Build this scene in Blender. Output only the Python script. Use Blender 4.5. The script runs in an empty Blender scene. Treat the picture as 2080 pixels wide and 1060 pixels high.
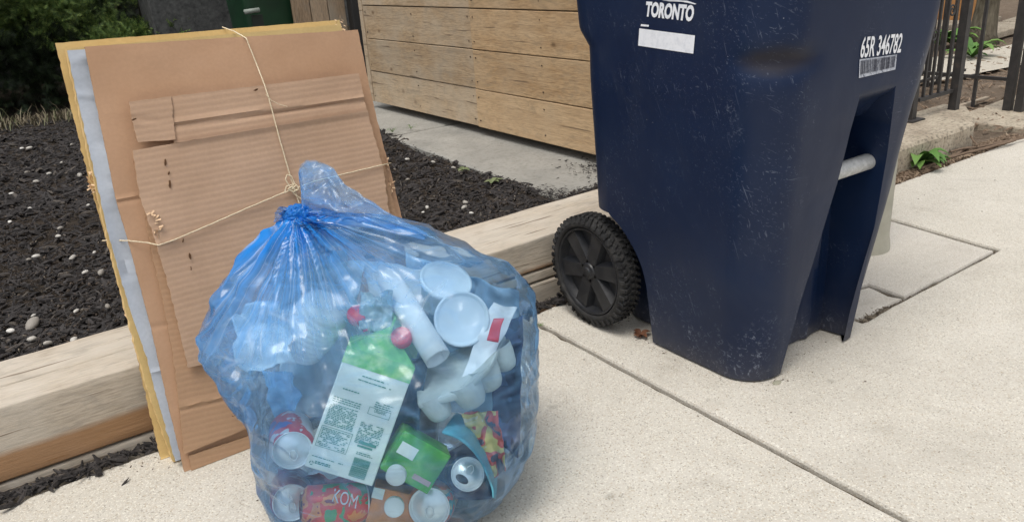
import bpy, bmesh, math, random
from mathutils import Vector, Matrix, noise
random.seed(7)
S = bpy.context.scene
COL = S.collection
R = math.radians
PI = math.pi

# ------------------------------------------------------------------ camera
# frame of the place, in metres: X runs along the sidewalk, Y across it towards the garden, Z up
FOCAL, PITCH, ROLL, YAW = 1618.0, R(21.17), R(-4.06), R(56.43)
EYE = Vector((0, 0, 1))
FW = Vector((math.cos(YAW)*math.cos(PITCH), math.sin(YAW)*math.cos(PITCH), -math.sin(PITCH)))
_rt = Vector((math.sin(YAW), -math.cos(YAW), 0)); _up = _rt.cross(FW)
RT = _rt*math.cos(ROLL) + _up*math.sin(ROLL); UP = RT.cross(FW)
cam_d = bpy.data.cameras.new('camera'); cam = bpy.data.objects.new('camera', cam_d); COL.objects.link(cam)
cam.matrix_world = Matrix(((RT.x, UP.x, -FW.x, EYE.x), (RT.y, UP.y, -FW.y, EYE.y), (RT.z, UP.z, -FW.z, EYE.z), (0, 0, 0, 1)))
cam_d.sensor_width = 36; cam_d.lens = 36*FOCAL/2080; cam_d.clip_end = 500; cam_d.clip_start = .02
S.camera = cam

# ------------------------------------------------------------------ light: bright overcast day
SUN_EL, SUN_AZ = 70, 212          # degrees, azimuth measured from +X towards +Y: where the sun stands
w = bpy.data.worlds.new('World'); S.world = w; w.use_nodes = True
nt = w.node_tree; bg = nt.nodes['Background']; sky = nt.nodes.new('ShaderNodeTexSky')
sky.sky_type = 'NISHITA'; sky.sun_disc = False; sky.sun_elevation = R(SUN_EL); sky.sun_rotation = R(90-SUN_AZ)
sky.dust_density = 4; sky.air_density = 1.0; sky.ozone_density = 1
hs = nt.nodes.new('ShaderNodeHueSaturation'); hs.inputs['Saturation'].default_value = .22
nt.links.new(sky.outputs[0], hs.inputs['Color']); nt.links.new(hs.outputs[0], bg.inputs['Color'])
bg.inputs['Strength'].default_value = .145
sd = bpy.data.lights.new('sun', 'SUN'); sd.energy = 1.15; sd.angle = R(24); sd.color = (1, .94, .85)
sun = bpy.data.objects.new('sun', sd); COL.objects.link(sun)
dv = Vector((math.cos(R(SUN_AZ))*math.cos(R(SUN_EL)), math.sin(R(SUN_AZ))*math.cos(R(SUN_EL)), math.sin(R(SUN_EL))))
sun.rotation_euler = dv.to_track_quat('Z', 'Y').to_euler()
S.view_settings.view_transform = 'Standard'; S.view_settings.look = 'None'
S.view_settings.gamma = 1; S.view_settings.use_curve_mapping = False
S.view_settings.exposure = 0.37
S.render.engine = 'CYCLES'
S.cycles.transparent_max_bounces = 24; S.cycles.max_bounces = 10

# ------------------------------------------------------------------ survey: where a sight line meets a surface
def ray(px, py): return FW*FOCAL + RT*(px-1040) - UP*(py-530)
def on(px, py, o, n):
    d = ray(px, py); o = Vector(o); n = Vector(n)
    return EYE + d*((o-EYE).dot(n)/d.dot(n))
def onz(px, py, z=0): return on(px, py, (0, 0, z), (0, 0, 1))
def onx(px, py, x): return on(px, py, (x, 0, 0), (1, 0, 0))
def ony(px, py, y): return on(px, py, (0, y, 0), (0, 1, 0))
HD = Vector((math.cos(YAW), math.sin(YAW), 0)); HR = Vector((math.sin(YAW), -math.cos(YAW), 0))
def ond(px, py, d): return on(px, py, HD*d, HD)

# ------------------------------------------------------------------ object helpers
def obj(name, verts, faces, mat=None, parent=None, smooth=False, uv=None, loc=None):
    me = bpy.data.meshes.new(name)
    if loc is not None: verts = [Vector(v)-Vector(loc) for v in verts]
    me.from_pydata([tuple(v) for v in verts], [], faces); me.update()
    if smooth:
        me.polygons.foreach_set('use_smooth', [True]*len(me.polygons))
    o = bpy.data.objects.new(name, me); COL.objects.link(o)
    if loc is not None: o.location = loc
    if mat:
        for m in (mat if isinstance(mat, (list, tuple)) else [mat]): me.materials.append(m)
    if parent: setp(o, parent)
    return o
def setp(o, parent):
    o.parent = parent
    o.matrix_parent_inverse = world_of(parent).inverted()
def world_of(o):
    m = Matrix.LocRotScale(o.location, o.rotation_euler, o.scale)
    if o.parent: m = world_of(o.parent) @ o.matrix_parent_inverse @ m
    return m
def tag(o, label=None, cat=None, group=None, kind=None):
    if label: o['label'] = label
    if cat: o['category'] = cat
    if group: o['group'] = group
    if kind: o['kind'] = kind
    return o
def thing(name, label, cat, loc=(0, 0, 0), group=None):
    o = bpy.data.objects.new(name, None); COL.objects.link(o); o.location = loc
    o.empty_display_size = .1
    return tag(o, label, cat, group)
class MB:
    def __init__(s): s.v = []; s.f = []
    def add(s, vs, fs, M=None):
        n = len(s.v)
        s.v += [(M @ Vector(v)) if M else Vector(v) for v in vs]
        s.f += [tuple(i+n for i in f) for f in fs]; return s
    def box(s, a, b, M=None):
        x0, y0, z0 = a; x1, y1, z1 = b
        return s.add([(x0,y0,z0),(x1,y0,z0),(x1,y1,z0),(x0,y1,z0),(x0,y0,z1),(x1,y0,z1),(x1,y1,z1),(x0,y1,z1)],
                     [(0,3,2,1),(4,5,6,7),(0,1,5,4),(1,2,6,5),(2,3,7,6),(3,0,4,7)], M)
    def lathe(s, prof, n=32, M=None, caps=True):
        vs = [(r*math.cos(2*PI*i/n), r*math.sin(2*PI*i/n), z) for r, z in prof for i in range(n)]
        fs = [(k*n+i, k*n+(i+1) % n, (k+1)*n+(i+1) % n, (k+1)*n+i) for k in range(len(prof)-1) for i in range(n)]
        if caps: fs += [tuple(range(n))[::-1], tuple((len(prof)-1)*n+i for i in range(n))]
        return s.add(vs, fs, M)
    def tube(s, pts, r, n=6, cap=True):
        pts = [Vector(p) for p in pts]; rings = []
        for i, p in enumerate(pts):
            t = (pts[min(i+1, len(pts)-1)] - pts[max(i-1, 0)]).normalized()
            a = t.orthogonal().normalized() if i == 0 else (pa - t*pa.dot(t)).normalized()
            pa = a; b = t.cross(a); rr = r[i] if isinstance(r, (list, tuple)) else r
            rings.append([p + (a*math.cos(2*PI*k/n) + b*math.sin(2*PI*k/n))*rr for k in range(n)])
        vs = [q for ring in rings for q in ring]
        fs = [(i*n+k, i*n+(k+1) % n, (i+1)*n+(k+1) % n, (i+1)*n+k) for i in range(len(pts)-1) for k in range(n)]
        if cap: fs += [tuple(range(n))[::-1], tuple((len(pts)-1)*n+k for k in range(n))]
        return s.add(vs, fs)
    def prism(s, poly, z0, z1, M=None):
        n = len(poly)
        vs = [(x, y, z0) for x, y in poly] + [(x, y, z1) for x, y in poly]
        fs = [tuple(range(n))[::-1], tuple(range(n, 2*n))] + [(i, (i+1) % n, n+(i+1) % n, n+i) for i in range(n)]
        return s.add(vs, fs, M)
    def build(s, name, mat, parent=None, smooth=False, loc=None): return obj(name, s.v, s.f, mat, parent, smooth, loc=loc)
def bevel(o, wd, seg=2, ang=35):
    m = o.modifiers.new('bevel', 'BEVEL'); m.width = wd; m.segments = seg; m.limit_method = 'ANGLE'; m.angle_limit = R(ang)
    m.harden_normals = False
    return o
def autosmooth(o, ang=35):
    me = o.data; me.polygons.foreach_set('use_smooth', [True]*len(me.polygons))
    bm = bmesh.new(); bm.from_mesh(me)
    for e in bm.edges:
        if len(e.link_faces) == 2 and e.calc_face_angle(0) > R(ang): e.smooth = False
    bm.to_mesh(me); bm.free(); return o
def recalc(o):
    bm = bmesh.new(); bm.from_mesh(o.data); bmesh.ops.recalc_face_normals(bm, faces=bm.faces); bm.to_mesh(o.data); bm.free(); return o
def interp(pts, t):
    if t <= pts[0][0]: return pts[0][1]
    for (a, x), (b, y) in zip(pts, pts[1:]):
        if t <= b: return x + (y-x)*(t-a)/(b-a) if b > a else y
    return pts[-1][1]
def sstep(a, b, t):
    t = max(0, min(1, (t-a)/(b-a))); return t*t*(3-2*t)
def nz(x, y=0, z=0): return noise.noise(Vector((x, y, z)))
def fbm(x, y=0, z=0, o=4):
    return sum(noise.noise(Vector((x*2**i, y*2**i, z*2**i + 7*i)))*.5**i for i in range(o))

# ------------------------------------------------------------------ material helpers
class Mat:
    def __init__(s, name, rough=.8, spec=.5):
        s.m = bpy.data.materials.new(name); s.m.use_nodes = True; s.t = s.m.node_tree
        s.b = s.t.nodes['Principled BSDF']; s.b.inputs['Roughness'].default_value = rough
        s.b.inputs['Specular IOR Level'].default_value = spec; s.co = None; s.last_n = None
    def n(s, ty, **k):
        o = s.t.nodes.new(ty)
        for a, v in k.items():
            if a.startswith('_'): setattr(o, a[1:], v)
            else: o.inputs[a.replace('__', ' ')].default_value = v
        return o
    def l(s, a, b): s.t.links.new(a, b); return s
    def coords(s, kind='Object', scale=(1, 1, 1), rot=(0, 0, 0), rnd=False):
        tc = s.n('ShaderNodeTexCoord'); mp = s.n('ShaderNodeMapping')
        mp.inputs['Scale'].default_value = scale; mp.inputs['Rotation'].default_value = rot
        src = tc.outputs[kind]
        if rnd:
            oi = s.n('ShaderNodeObjectInfo'); ml = s.n('ShaderNodeMath', _operation='MULTIPLY'); ml.inputs[1].default_value = 37
            s.l(oi.outputs['Random'], ml.inputs[0])
            ad = s.n('ShaderNodeVectorMath', _operation='ADD'); s.l(src, ad.inputs[0]); s.l(ml.outputs[0], ad.inputs[1]); src = ad.outputs[0]
        s.l(src, mp.inputs['Vector']); return mp.outputs[0]
    def noise(s, co, scale, detail=4, rough=.55, dist=0):
        o = s.n('ShaderNodeTexNoise'); o.inputs['Scale'].default_value = scale; o.inputs['Detail'].default_value = detail
        o.inputs['Roughness'].default_value = rough; o.inputs['Distortion'].default_value = dist; s.l(co, o.inputs['Vector']); return o.outputs['Fac']
    def vor(s, co, scale, feature='F1', out='Distance', rand=1):
        o = s.n('ShaderNodeTexVoronoi', _feature=feature); o.inputs['Scale'].default_value = scale
        o.inputs['Randomness'].default_value = rand; s.l(co, o.inputs['Vector']); return o.outputs[out]
    def ramp(s, fac, stops, interp='LINEAR'):
        o = s.n('ShaderNodeValToRGB'); o.color_ramp.interpolation = interp; e = o.color_ramp.elements
        while len(e) < len(stops): e.new(.5)
        for i, (p, c) in enumerate(stops):
            e[i].position = p; e[i].color = (c, c, c, 1) if isinstance(c, (int, float)) else (*c, 1)
        s.l(fac, o.inputs[0]); return o.outputs[0]
    def mix(s, fac, a, b, mode='MIX'):
        o = s.n('ShaderNodeMix', _data_type='RGBA', _blend_type=mode)
        for v, i in ((fac, 0), (a, 6), (b, 7)):
            if isinstance(v, bpy.types.NodeSocket): s.l(v, o.inputs[i])
            elif i == 0: o.inputs[i].default_value = v
            else: o.inputs[i].default_value = (*v, 1) if len(v) == 3 else v
        return o.outputs[2]
    def math(s, op, a, b=0):
        o = s.n('ShaderNodeMath', _operation=op)
        for v, i in ((a, 0), (b, 1)):
            if isinstance(v, bpy.types.NodeSocket): s.l(v, o.inputs[i])
            else: o.inputs[i].default_value = v
        return o.outputs[0]
    def base(s, c):
        if isinstance(c, bpy.types.NodeSocket): s.l(c, s.b.inputs['Base Color'])
        else: s.b.inputs['Base Color'].default_value = (*c, 1)
        return s
    def rough(s, c): s.l(c, s.b.inputs['Roughness']); return s
    def bump(s, h, strength=.5, dist=.01):
        o = s.n('ShaderNodeBump'); o.inputs['Strength'].default_value = strength; o.inputs['Distance'].default_value = dist
        s.l(h, o.inputs['Height'])
        if s.last_n: s.l(s.last_n, o.inputs['Normal'])
        s.last_n = o.outputs[0]; s.l(s.last_n, s.b.inputs['Normal']); return s
def plain(name, c, rough=.6, spec=.5, metal=0, var=.12, bumpy=0):
    m = Mat(name, rough, spec); m.b.inputs['Metallic'].default_value = metal
    co = m.coords(rnd=True); f = m.noise(co, 35, 5)
    lo = tuple(x*(1-var) for x in c); hi = tuple(min(1, x*(1+var)) for x in c)
    m.base(m.ramp(f, [(.3, lo), (.7, hi)]))
    if bumpy: m.bump(m.noise(co, 120, 3), bumpy, .002)
    return m.m

# ---- concrete: exposed sandy aggregate with pale and dark specks
def mk_concrete(name, tint=(1, 1, 1), fine=1.0):
    m = Mat(name, .9, .25); co = m.coords(rnd=True)
    big = m.noise(co, 1.6, 5, .6); mid = m.noise(co, 9, 5, .6)
    c = m.ramp(big, [(.3, (.49*tint[0], .46*tint[1], .40*tint[2])), (.7, (.58*tint[0], .55*tint[1], .49*tint[2]))])
    c = m.mix(m.ramp(mid, [(.35, .0), (.75, .25)]), c, (.45*tint[0], .415*tint[1], .35*tint[2]))
    gr = m.vor(co, 360*fine, out='Color'); g1 = m.n('ShaderNodeSeparateColor'); m.l(gr, g1.inputs[0])
    c = m.mix(m.ramp(g1.outputs[0], [(.0, .6), (.06, .5), (.09, 0)]), c, (.20, .18, .15))
    c = m.mix(m.ramp(g1.outputs[1], [(.0, .45), (.12, .4), (.16, 0)]), c, (.40, .32, .22))
    c = m.mix(m.ramp(g1.outputs[2], [(.0, .6), (.16, .5), (.22, 0)]), c, (.74*tint[0], .72*tint[1], .64*tint[2]))
    st = m.noise(co, 3.3, 6, .7, 1.5)
    c = m.mix(m.ramp(st, [(.54, 0), (.72, .34)]), c, (.29, .26, .215))
    s2 = m.noise(m.coords(scale=(1, 1, 1)), 1.1, 6, .72, 1.0); c = m.mix(m.ramp(s2, [(.52, 0), (.66, .22)]), c, (.35, .325, .285))
    s3 = m.vor(co, 5.5); c = m.mix(m.ramp(s3, [(.02, .45), (.05, .18), (.075, 0)]), c, (.22, .20, .165))
    m.base(c); m.bump(m.vor(co, 300*fine), .35, .0012); m.bump(mid, .25, .003)
    return m.m
CONC = mk_concrete('sidewalk_concrete'); CONC_SM = mk_concrete('patch_concrete', (.93, .93, .95), 1.5)
def mk_oldconc():
    m = Mat('old_step_concrete', .95, .2); co = m.coords()
    a = m.noise(co, 7, 8, .7); b = m.noise(co, 60, 4, .6)
    c = m.ramp(a, [(.3, (.30, .25, .19)), (.65, (.47, .41, .32))])
    c = m.mix(m.ramp(b, [(.35, .7), (.5, 0)]), c, (.10, .09, .07))
    m.base(c); m.bump(b, .8, .006); return m.m
OLDC = mk_oldconc()
def mk_grime():
    m = Mat('joint_dirt', 1, .1); co = m.coords(); f = m.noise(co, 60, 6, .7)
    m.base(m.ramp(f, [(.3, (.05, .04, .03)), (.7, (.17, .14, .105))])); m.bump(f, 1, .01); return m.m
GRIME = mk_grime()
def mk_soil():
    m = Mat('soil', 1, .15); co = m.coords(); f = m.noise(co, 45, 8, .75); g = m.noise(co, 5, 4)
    c = m.ramp(f, [(.3, (.018, .014, .011)), (.62, (.07, .055, .042)), (.8, (.15, .12, .09))])
    c = m.mix(m.ramp(g, [(.4, 0), (.65, .35)]), c, (.05, .04, .032))
    m.base(c); m.bump(f, 1, .02); return m.m
SOIL = mk_soil()
def mk_dirt():
    m = Mat('dry_dirt', 1, .15); co = m.coords(); f = m.noise(co, 30, 8, .75); g = m.noise(co, 2.5, 5)
    c = m.ramp(f, [(.3, (.10, .075, .055)), (.62, (.23, .18, .135)), (.8, (.36, .30, .23))])
    c = m.mix(m.ramp(g, [(.4, 0), (.6, .6)]), c, (.15, .115, .085))
    m.base(c); m.bump(f, 1, .02); return m.m
DIRT = mk_dirt()
def mk_chip(name, dark, mid, light):
    m = Mat(name, .85, .35); g = m.n('ShaderNodeNewGeometry'); co = m.coords()
    f = m.noise(co, 90, 4)
    c = m.ramp(g.outputs['Random Per Island'], [(0, dark), (.72, mid), (.93, mid), (1, light)])
    c = m.mix(m.ramp(f, [(.35, 0), (.7, .35)]), c, tuple(x*2.0 for x in mid))
    m.base(c); m.bump(m.noise(co, 220, 3), .5, .003); return m.m
CHIP = mk_chip('mulch_chip', (.010, .009, .009), (.035, .031, .030), (.10, .085, .07))
LITTER = mk_chip('leaf_litter', (.07, .045, .03), (.20, .145, .10), (.42, .34, .25))
def mk_wood(name, a, b, grey, axis='X', greyamt=.6, wet=None):
    # grain runs along the given axis of the piece
    m = Mat(name, .78, .3)
    sc = {'X': (1, 9, 9), 'Y': (9, 1, 9), 'Z': (9, 9, 1)}[axis]
    co = m.coords(scale=sc, rnd=True); co1 = m.coords(rnd=True)
    f = m.noise(co, 3.0, 6, .6, .8); fine = m.noise(co, 22, 5, .65, .3); blot = m.noise(co1, 5, 4)
    c = m.ramp(f, [(.28, a), (.7, b)])
    c = m.mix(m.ramp(fine, [(.36, .62), (.56, 0)]), c, tuple(x*.45 for x in a))
    c = m.mix(m.ramp(blot, [(.4, 0), (.65, greyamt)]), c, grey)
    # knots: sparse rounded dark eyes
    ks = {'X': (1, 1.5, 1.5), 'Y': (1.5, 1, 1.5), 'Z': (1.5, 1.5, 1)}[axis]
    kc = m.coords(scale=ks, rnd=True); k = m.vor(kc, 4.6)
    c = m.mix(m.ramp(k, [(.0, .9), (.05, .75), (.075, .35), (.12, .0)]), c, (.13, .075, .035))
    oi = m.n('ShaderNodeObjectInfo'); c = m.mix(m.ramp(oi.outputs['Random'], [(0, 0), (.35, .12), (1, .5)]), c, grey)
    vv = m.ramp(m.math('FRACT', m.math('MULTIPLY', oi.outputs['Random'], 7.3)), [(0, .84), (1, 1.08)]); c = m.mix(1.0, c, vv, 'MULTIPLY')
    st = m.noise(m.coords(scale={'X': (1, 3, 3), 'Y': (3, 1, 3), 'Z': (3, 3, 1)}[axis], rnd=True), 6, 6, .7, 1.8)
    c = m.mix(m.ramp(st, [(.52, 0), (.66, .5)]), c, tuple(x*.6 for x in grey))
    sp = m.noise(m.coords(scale={'X': (1, 26, 26), 'Y': (26, 1, 26), 'Z': (26, 26, 1)}[axis], rnd=True), 2.6, 3, .5, .3); c = m.mix(m.ramp(sp, [(.655, 0), (.69, .75)]), c, (.12, .085, .055)); m.bump(sp, .3, .004)
    m.base(c); m.bump(fine, .5, .002); m.bump(f, .3, .003); return m
PLANK = mk_wood('weathered_plank', (.39, .265, .15), (.56, .41, .255), (.47, .39, .29), 'Y', .65).m
PLANKW = mk_wood('warm_plank', (.42, .255, .12), (.61, .42, .235), (.52, .39, .25), 'Y', .45).m
PLANKX = mk_wood('weathered_plank_x', (.34, .235, .135), (.50, .37, .235), (.42, .36, .28), 'X', .75).m
def mk_timber():
    m = mk_wood('landscape_timber', (.40, .325, .235), (.54, .46, .365), (.52, .47, .40), 'X', .8)
    # brown damp band low on the front: a stain on the wood itself
    tc = m.n('ShaderNodeTexCoord'); sp = m.n('ShaderNodeSeparateXYZ'); m.l(tc.outputs['Object'], sp.inputs[0])
    wob = m.noise(m.coords(scale=(1, 1, 1)), 3, 4)
    h = m.math('ADD', sp.outputs[2], m.math('MULTIPLY', m.math('SUBTRACT', wob, .5), .03))
    band = m.ramp(m.math('MULTIPLY', m.math('ADD', h, .25), 2), [(.305, 1), (.34, .0)])
    old = m.b.inputs['Base Color'].links[0].from_socket
    m.base(m.mix(m.math('MULTIPLY', band, .85), old, (.29, .145, .055))); return m.m
TIMBER = mk_timber()
def mk_card(name, a, b, flute=0, rot=0, marks=True):
    # coordinates: X across the sheet, Y up the sheet (its own UV in metres)
    m = Mat(name, .85, .15)
    uvn = m.n('ShaderNodeTexCoord'); mp = m.n('ShaderNodeMapping'); mp.inputs['Rotation'].default_value = (0, 0, rot); m.l(uvn.outputs['UV'], mp.inputs['Vector']); co = mp.outputs[0]
    f = m.noise(co, 5, 5, .6); g = m.noise(co, 140, 3)
    c = m.ramp(f, [(.3, a), (.7, b)])
    c = m.mix(m.ramp(g, [(.4, .12), (.6, 0)]), c, tuple(x*.7 for x in a))
    if flute:
        wv = m.n('ShaderNodeTexWave', _wave_type='BANDS', _bands_direction='Y', _wave_profile='SIN')
        wv.inputs['Scale'].default_value = flute; wv.inputs['Distortion'].default_value = .55; wv.inputs['Detail'].default_value = 2
        wv.inputs['Detail Scale'].default_value = 1.5
        m.l(co, wv.inputs['Vector'])
        c = m.mix(m.ramp(wv.outputs['Fac'], [(.0, .11), (.5, 0)]), c, tuple(x*.62 for x in a))
        m.bump(wv.outputs['Fac'], .16, .0016)
    if marks:
        dk = m.noise(co, 3.1, 6, .7, 1.2); c = m.mix(m.ramp(dk, [(.52, 0), (.70, .30)]), c, tuple(x*.66 for x in a))
        sc = m.noise(co, 2.2, 7, .75, 2.5)
        c = m.mix(m.ramp(sc, [(.60, 0), (.72, .22)]), c, tuple(min(1, x*1.25) for x in b))
    m.base(c); m.bump(m.noise(co, 11, 4), .25, .006); return m.m
CARD = mk_card('kraft_board', (.42, .255, .155), (.48, .305, .195))
CARDC = mk_card('corrugated_board', (.435, .29, .195), (.505, .345, .24), 25, R(.6))
CARDD = mk_card('kraft_board_darker', (.40, .25, .15), (.46, .29, .18), 25, R(7))
YEL = mk_card('yellow_faced_board', (.50, .355, .15), (.61, .455, .215))
YTOP = mk_card('cut_edge_fibre', (.62, .42, .17), (.72, .53, .27))
GREYP = mk_card('grey_coated_sheet', (.36, .40, .46), (.50, .54, .60), marks=True)
# ================================================================== THE GROUND AND SIDEWALK
def sheet(name, x0, y0, x1, y1, z, mat, step=None, amp=0, fr=4):
    nx = max(1, int((x1-x0)/step)) if step else 1; ny = max(1, int((y1-y0)/step)) if step else 1
    vs = [(x0+(x1-x0)*i/nx, y0+(y1-y0)*j/ny, z + (amp*fbm(fr*(x0+(x1-x0)*i/nx), fr*(y0+(y1-y0)*j/ny), 1.3) if amp else 0)) for j in range(ny+1) for i in range(nx+1)]
    fs = [(j*(nx+1)+i, j*(nx+1)+i+1, (j+1)*(nx+1)+i+1, (j+1)*(nx+1)+i) for j in range(ny) for i in range(nx)]
    return obj(name, vs, fs, mat, smooth=True)
g = sheet('ground', -60, -60, 90, 90, -.10, DIRT); tag(g, kind='structure')
dr = sheet('dirt_strip', 2.2, 1.70, 14, 9, -.022, DIRT, .05, .022, 3); tag(dr, kind='structure')

walk = obj('sidewalk', [(-3, -3, -.016), (14, -3, -.016), (14, 1.722, -.016), (-3, 1.722, -.016)], [(0, 1, 2, 3)], GRIME); tag(walk, kind='structure')
def slab(poly, name='concrete_slab', mat=CONC, z=0.0, rag=.0035):
    # poly counter-clockwise; edges subdivided, slightly chipped, top edge rounded
    pts = []
    for (a, b) in zip(poly, poly[1:]+poly[:1]):
        a = Vector((*a, 0)); b = Vector((*b, 0)); L = (b-a).length; n = max(1, int(L/.03)); nrm = Vector((-(b-a).y, (b-a).x, 0)).normalized()
        for i in range(n):
            p = a.lerp(b, i/n); k = 1 if i else 0
            pts.append(p + nrm*k*(rag*1.2*abs(nz(p.x*14, p.y*14, 2)) + max(0, nz(p.x*31, p.y*31, 5)-.35)*rag*7))
    n = len(pts); c = sum(pts, Vector())/n
    def ring(ins, z):
        out = []
        for i, p in enumerate(pts):
            t = (pts[(i+1) % n]-pts[i-1]).normalized(); out.append((p.x - t.y*ins, p.y + t.x*ins, z))
        return out
    vs = ring(0, z-.07)+ring(0, z-.007)+ring(.003, z-.0015)+ring(.009, z)
    fs = [(k*n+i, k*n+(i+1) % n, (k+1)*n+(i+1) % n, (k+1)*n+i) for k in range(3) for i in range(n)] + [tuple(range(3*n, 4*n))]
    o = obj(name, vs, fs, mat, walk, loc=(c.x, c.y, 0))
    return o
# big panels; the groove between the first two runs across the walk at x = 1.19
slab([(-.62, -1.2), (1.183, -1.2), (1.196, .6), (1.192, 1.69), (1.19, 1.752), (.4, 1.757), (-.62, 1.762)])
slab([(-2.9, -2.9), (-.64, -2.9), (-.64, 1.76), (-2.9, 1.76)])
slab([(1.201, -1.2), (6.2, -1.2), (6.2, 1.738), (2.708, 1.736), (2.678, 1.5), (2.628, 1.106), (2.0, 1.098), (1.868, 1.09), (1.85, 1.092), (1.846, 1.74), (1.30, 1.756), (1.205, 1.745), (1.211, .6)])
slab([(6.22, -1.2), (11, -1.2), (11, 1.738), (6.22, 1.738)], rag=.002)
slab([(-2.9, -2.9), (11, -2.9), (11, -1.22), (-2.9, -1.22)])
# small square patch round the pole, cracked into two pieces
slab([(2.09, 1.113), (2.35, 1.114), (2.612, 1.119), (2.664, 1.5), (2.69, 1.735), (1.86, 1.735), (1.86, 1.33), (1.98, 1.27), (2.10, 1.235)], 'patch_slab', CONC_SM, -.003, .004)
slab([(1.872, 1.118), (2.08, 1.114), (2.088, 1.222), (1.975, 1.262), (1.86, 1.32)], 'patch_slab', CONC_SM, -.006, .006)

# ================================================================== GARDEN BED
BZ = .163
bed = sheet('garden_bed', -3.2, 2.0, 2.95, 11, BZ-.012, SOIL, .045, .018, 3); tag(bed, kind='structure')
def flag(poly, z):
    n = 0; pts = []
    for a, b in zip(poly, poly[1:]+poly[:1]):
        a = Vector((*a, 0)); b = Vector((*b, 0)); k = max(1, int((b-a).length/.05))
        for i in range(k):
            p = a.lerp(b, i/k); pts.append((p.x+.012*nz(p.x*9, p.y*9, 3), p.y+.012*nz(p.x*9, p.y*9, 8)))
    c = Vector((sum(p[0] for p in pts)/len(pts), sum(p[1] for p in pts)/len(pts)))
    n = len(pts); vs = [(*p, z-.05) for p in pts]+[(*p, z-.006) for p in pts]+[(c.x+(p[0]-c.x)*.985, c.y+(p[1]-c.y)*.985, z) for p in pts]
    fs = [(k*n+i, k*n+(i+1) % n, (k+1)*n+(i+1) % n, (k+1)*n+i) for k in range(2) for i in range(n)]+[tuple(range(2*n, 3*n))]
    return obj('flagstone', vs, fs, FLAG, bed, loc=(c.x, c.y, z))
def mk_flag():
    m = Mat('flagstone', .9, .2); co = m.coords(rnd=True); a = m.noise(co, 4, 7, .65, .6); b = m.noise(co, 70, 4)
    c = m.ramp(a, [(.3, (.23, .225, .205)), (.7, (.335, .325, .295))])
    c = m.mix(m.ramp(b, [(.35, .35), (.5, 0)]), c, (.13, .12, .10))
    m.base(c); m.bump(a, .5, .02); m.bump(b, .3, .003); return m.m
FLAG = mk_flag()
flag([(1.665, 2.185), (1.9, 2.225), (2.75, 2.30), (2.8, 3.63), (1.735, 3.665)], BZ+.004)
flag([(1.75, 3.70), (2.8, 3.67), (2.82, 5.1), (1.80, 5.1)], BZ+.002)

# mulch chips: long shredded bark splinters, one mass
def chips(name, n, fn, size, mat, parent=None, flat=.35):
    vs, fs = [], []
    for i in range(n):
        r = fn()
        if r is None: continue
        x, y, z, k = r
        L = random.uniform(*size)*k; W = L*random.uniform(.10, .34); H = W*flat*random.uniform(.4, 1)
        a = random.uniform(0, PI); t = random.gauss(0, .28); b = random.uniform(-.5, .5)
        M = Matrix.Translation((x, y, z)) @ Matrix.Rotation(a, 4, 'Z') @ Matrix.Rotation(t, 4, 'Y') @ Matrix.Rotation(b, 4, 'X')
        q = random.uniform(.3, .9); bend = random.uniform(-.2, .2)*W
        pts = [(-L/2, -W/2*q, -H), (0, -W/2+bend, -H), (L/2, -W*.2, -H*.5), (L/2, W*.2, -H*.4), (0, W/2+bend, -H), (-L/2, W/2*q, -H),
               (-L/2*.9, -W/2*q*.7, H), (0, -W/3+bend, H*1.3), (L/2*.8, 0, H*.4), (0, W/3+bend, H*1.2), (-L/2*.9, W/2*q*.7, H)]
        k0 = len(vs); vs += [M @ Vector(p) for p in pts]
        fs += [tuple(k0+j for j in f) for f in ((0,1,7,6),(1,2,8,7),(2,3,8),(3,4,9,8),(4,5,10,9),(5,0,6,10),(6,7,9,10),(7,8,9))]
    return obj(name, vs, fs, mat, parent)
def bedpt():
    y = 2.03 + 4.2*random.random()**2.1; x = random.uniform(-.35, 1.95) if random.random() > .06 else random.uniform(1.6, 2.6)
    if x > 1.6 and y < 2.3: return (x, y, BZ+.004+.008*random.random(), .6) if y < 2.19+.10*(x-1.66)+random.gauss(0, .012) else None
    ex = interp([(2.05, 1.76), (2.12, 1.70), (2.2, 1.665), (2.8, 1.685), (3.7, 1.765), (6, 1.9)], y)
    if x > ex+random.uniform(-.02, .02) or x < -.35+(y-2)*.1: return None
    return x, y, BZ+.018*fbm(3*x, 3*y, 1.3)-.006+random.random()*.010, .7+.5*random.random()+(.35 if y > 3.6 else 0)
mul = chips('mulch', 29000, bedpt, (.012, .056), CHIP); tag(mul, kind='stuff', label='dark shredded bark mulch covering the garden bed', cat='mulch')
def crumb():
    r = bedpt()
    return None if r is None else (r[0], r[1], r[2]+.006, .8+.8*random.random())
mc = chips('soil_crumbs', 15000, crumb, (.003, .009), mk_chip('soil_crumb', (.02, .016, .013), (.09, .07, .055), (.30, .26, .21)), flat=1.2); tag(mc, kind='stuff', label='crumbs of brown soil and wood dust between the bark chips', cat='soil')
def bed2():
    # debris washed onto the near corner of the flagstone and along the timber
    u = random.random()
    if u < .5:
        x = random.uniform(1.62, 2.06); return x, 2.035+abs(random.gauss(0, .035))+.02*max(0, x-1.7), BZ+.008, .5
    if u < .8:
        return random.gauss(2.06, .075), random.gauss(2.34, .09), BZ+.010, .5
    return random.gauss(1.66, .045), random.gauss(2.22, .07), BZ+.010, .45
m2 = chips('mulch_scatter', 2000, bed2, (.012, .035), CHIP); tag(m2, kind='stuff', label='bark crumbs scattered over the near corner of the grey flagstone', cat='mulch')
def edgept():
    x = random.uniform(-.5, 1.36)
    return x, 1.785-abs(random.gauss(0, .016)), .002+random.random()*.012, .75
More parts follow.
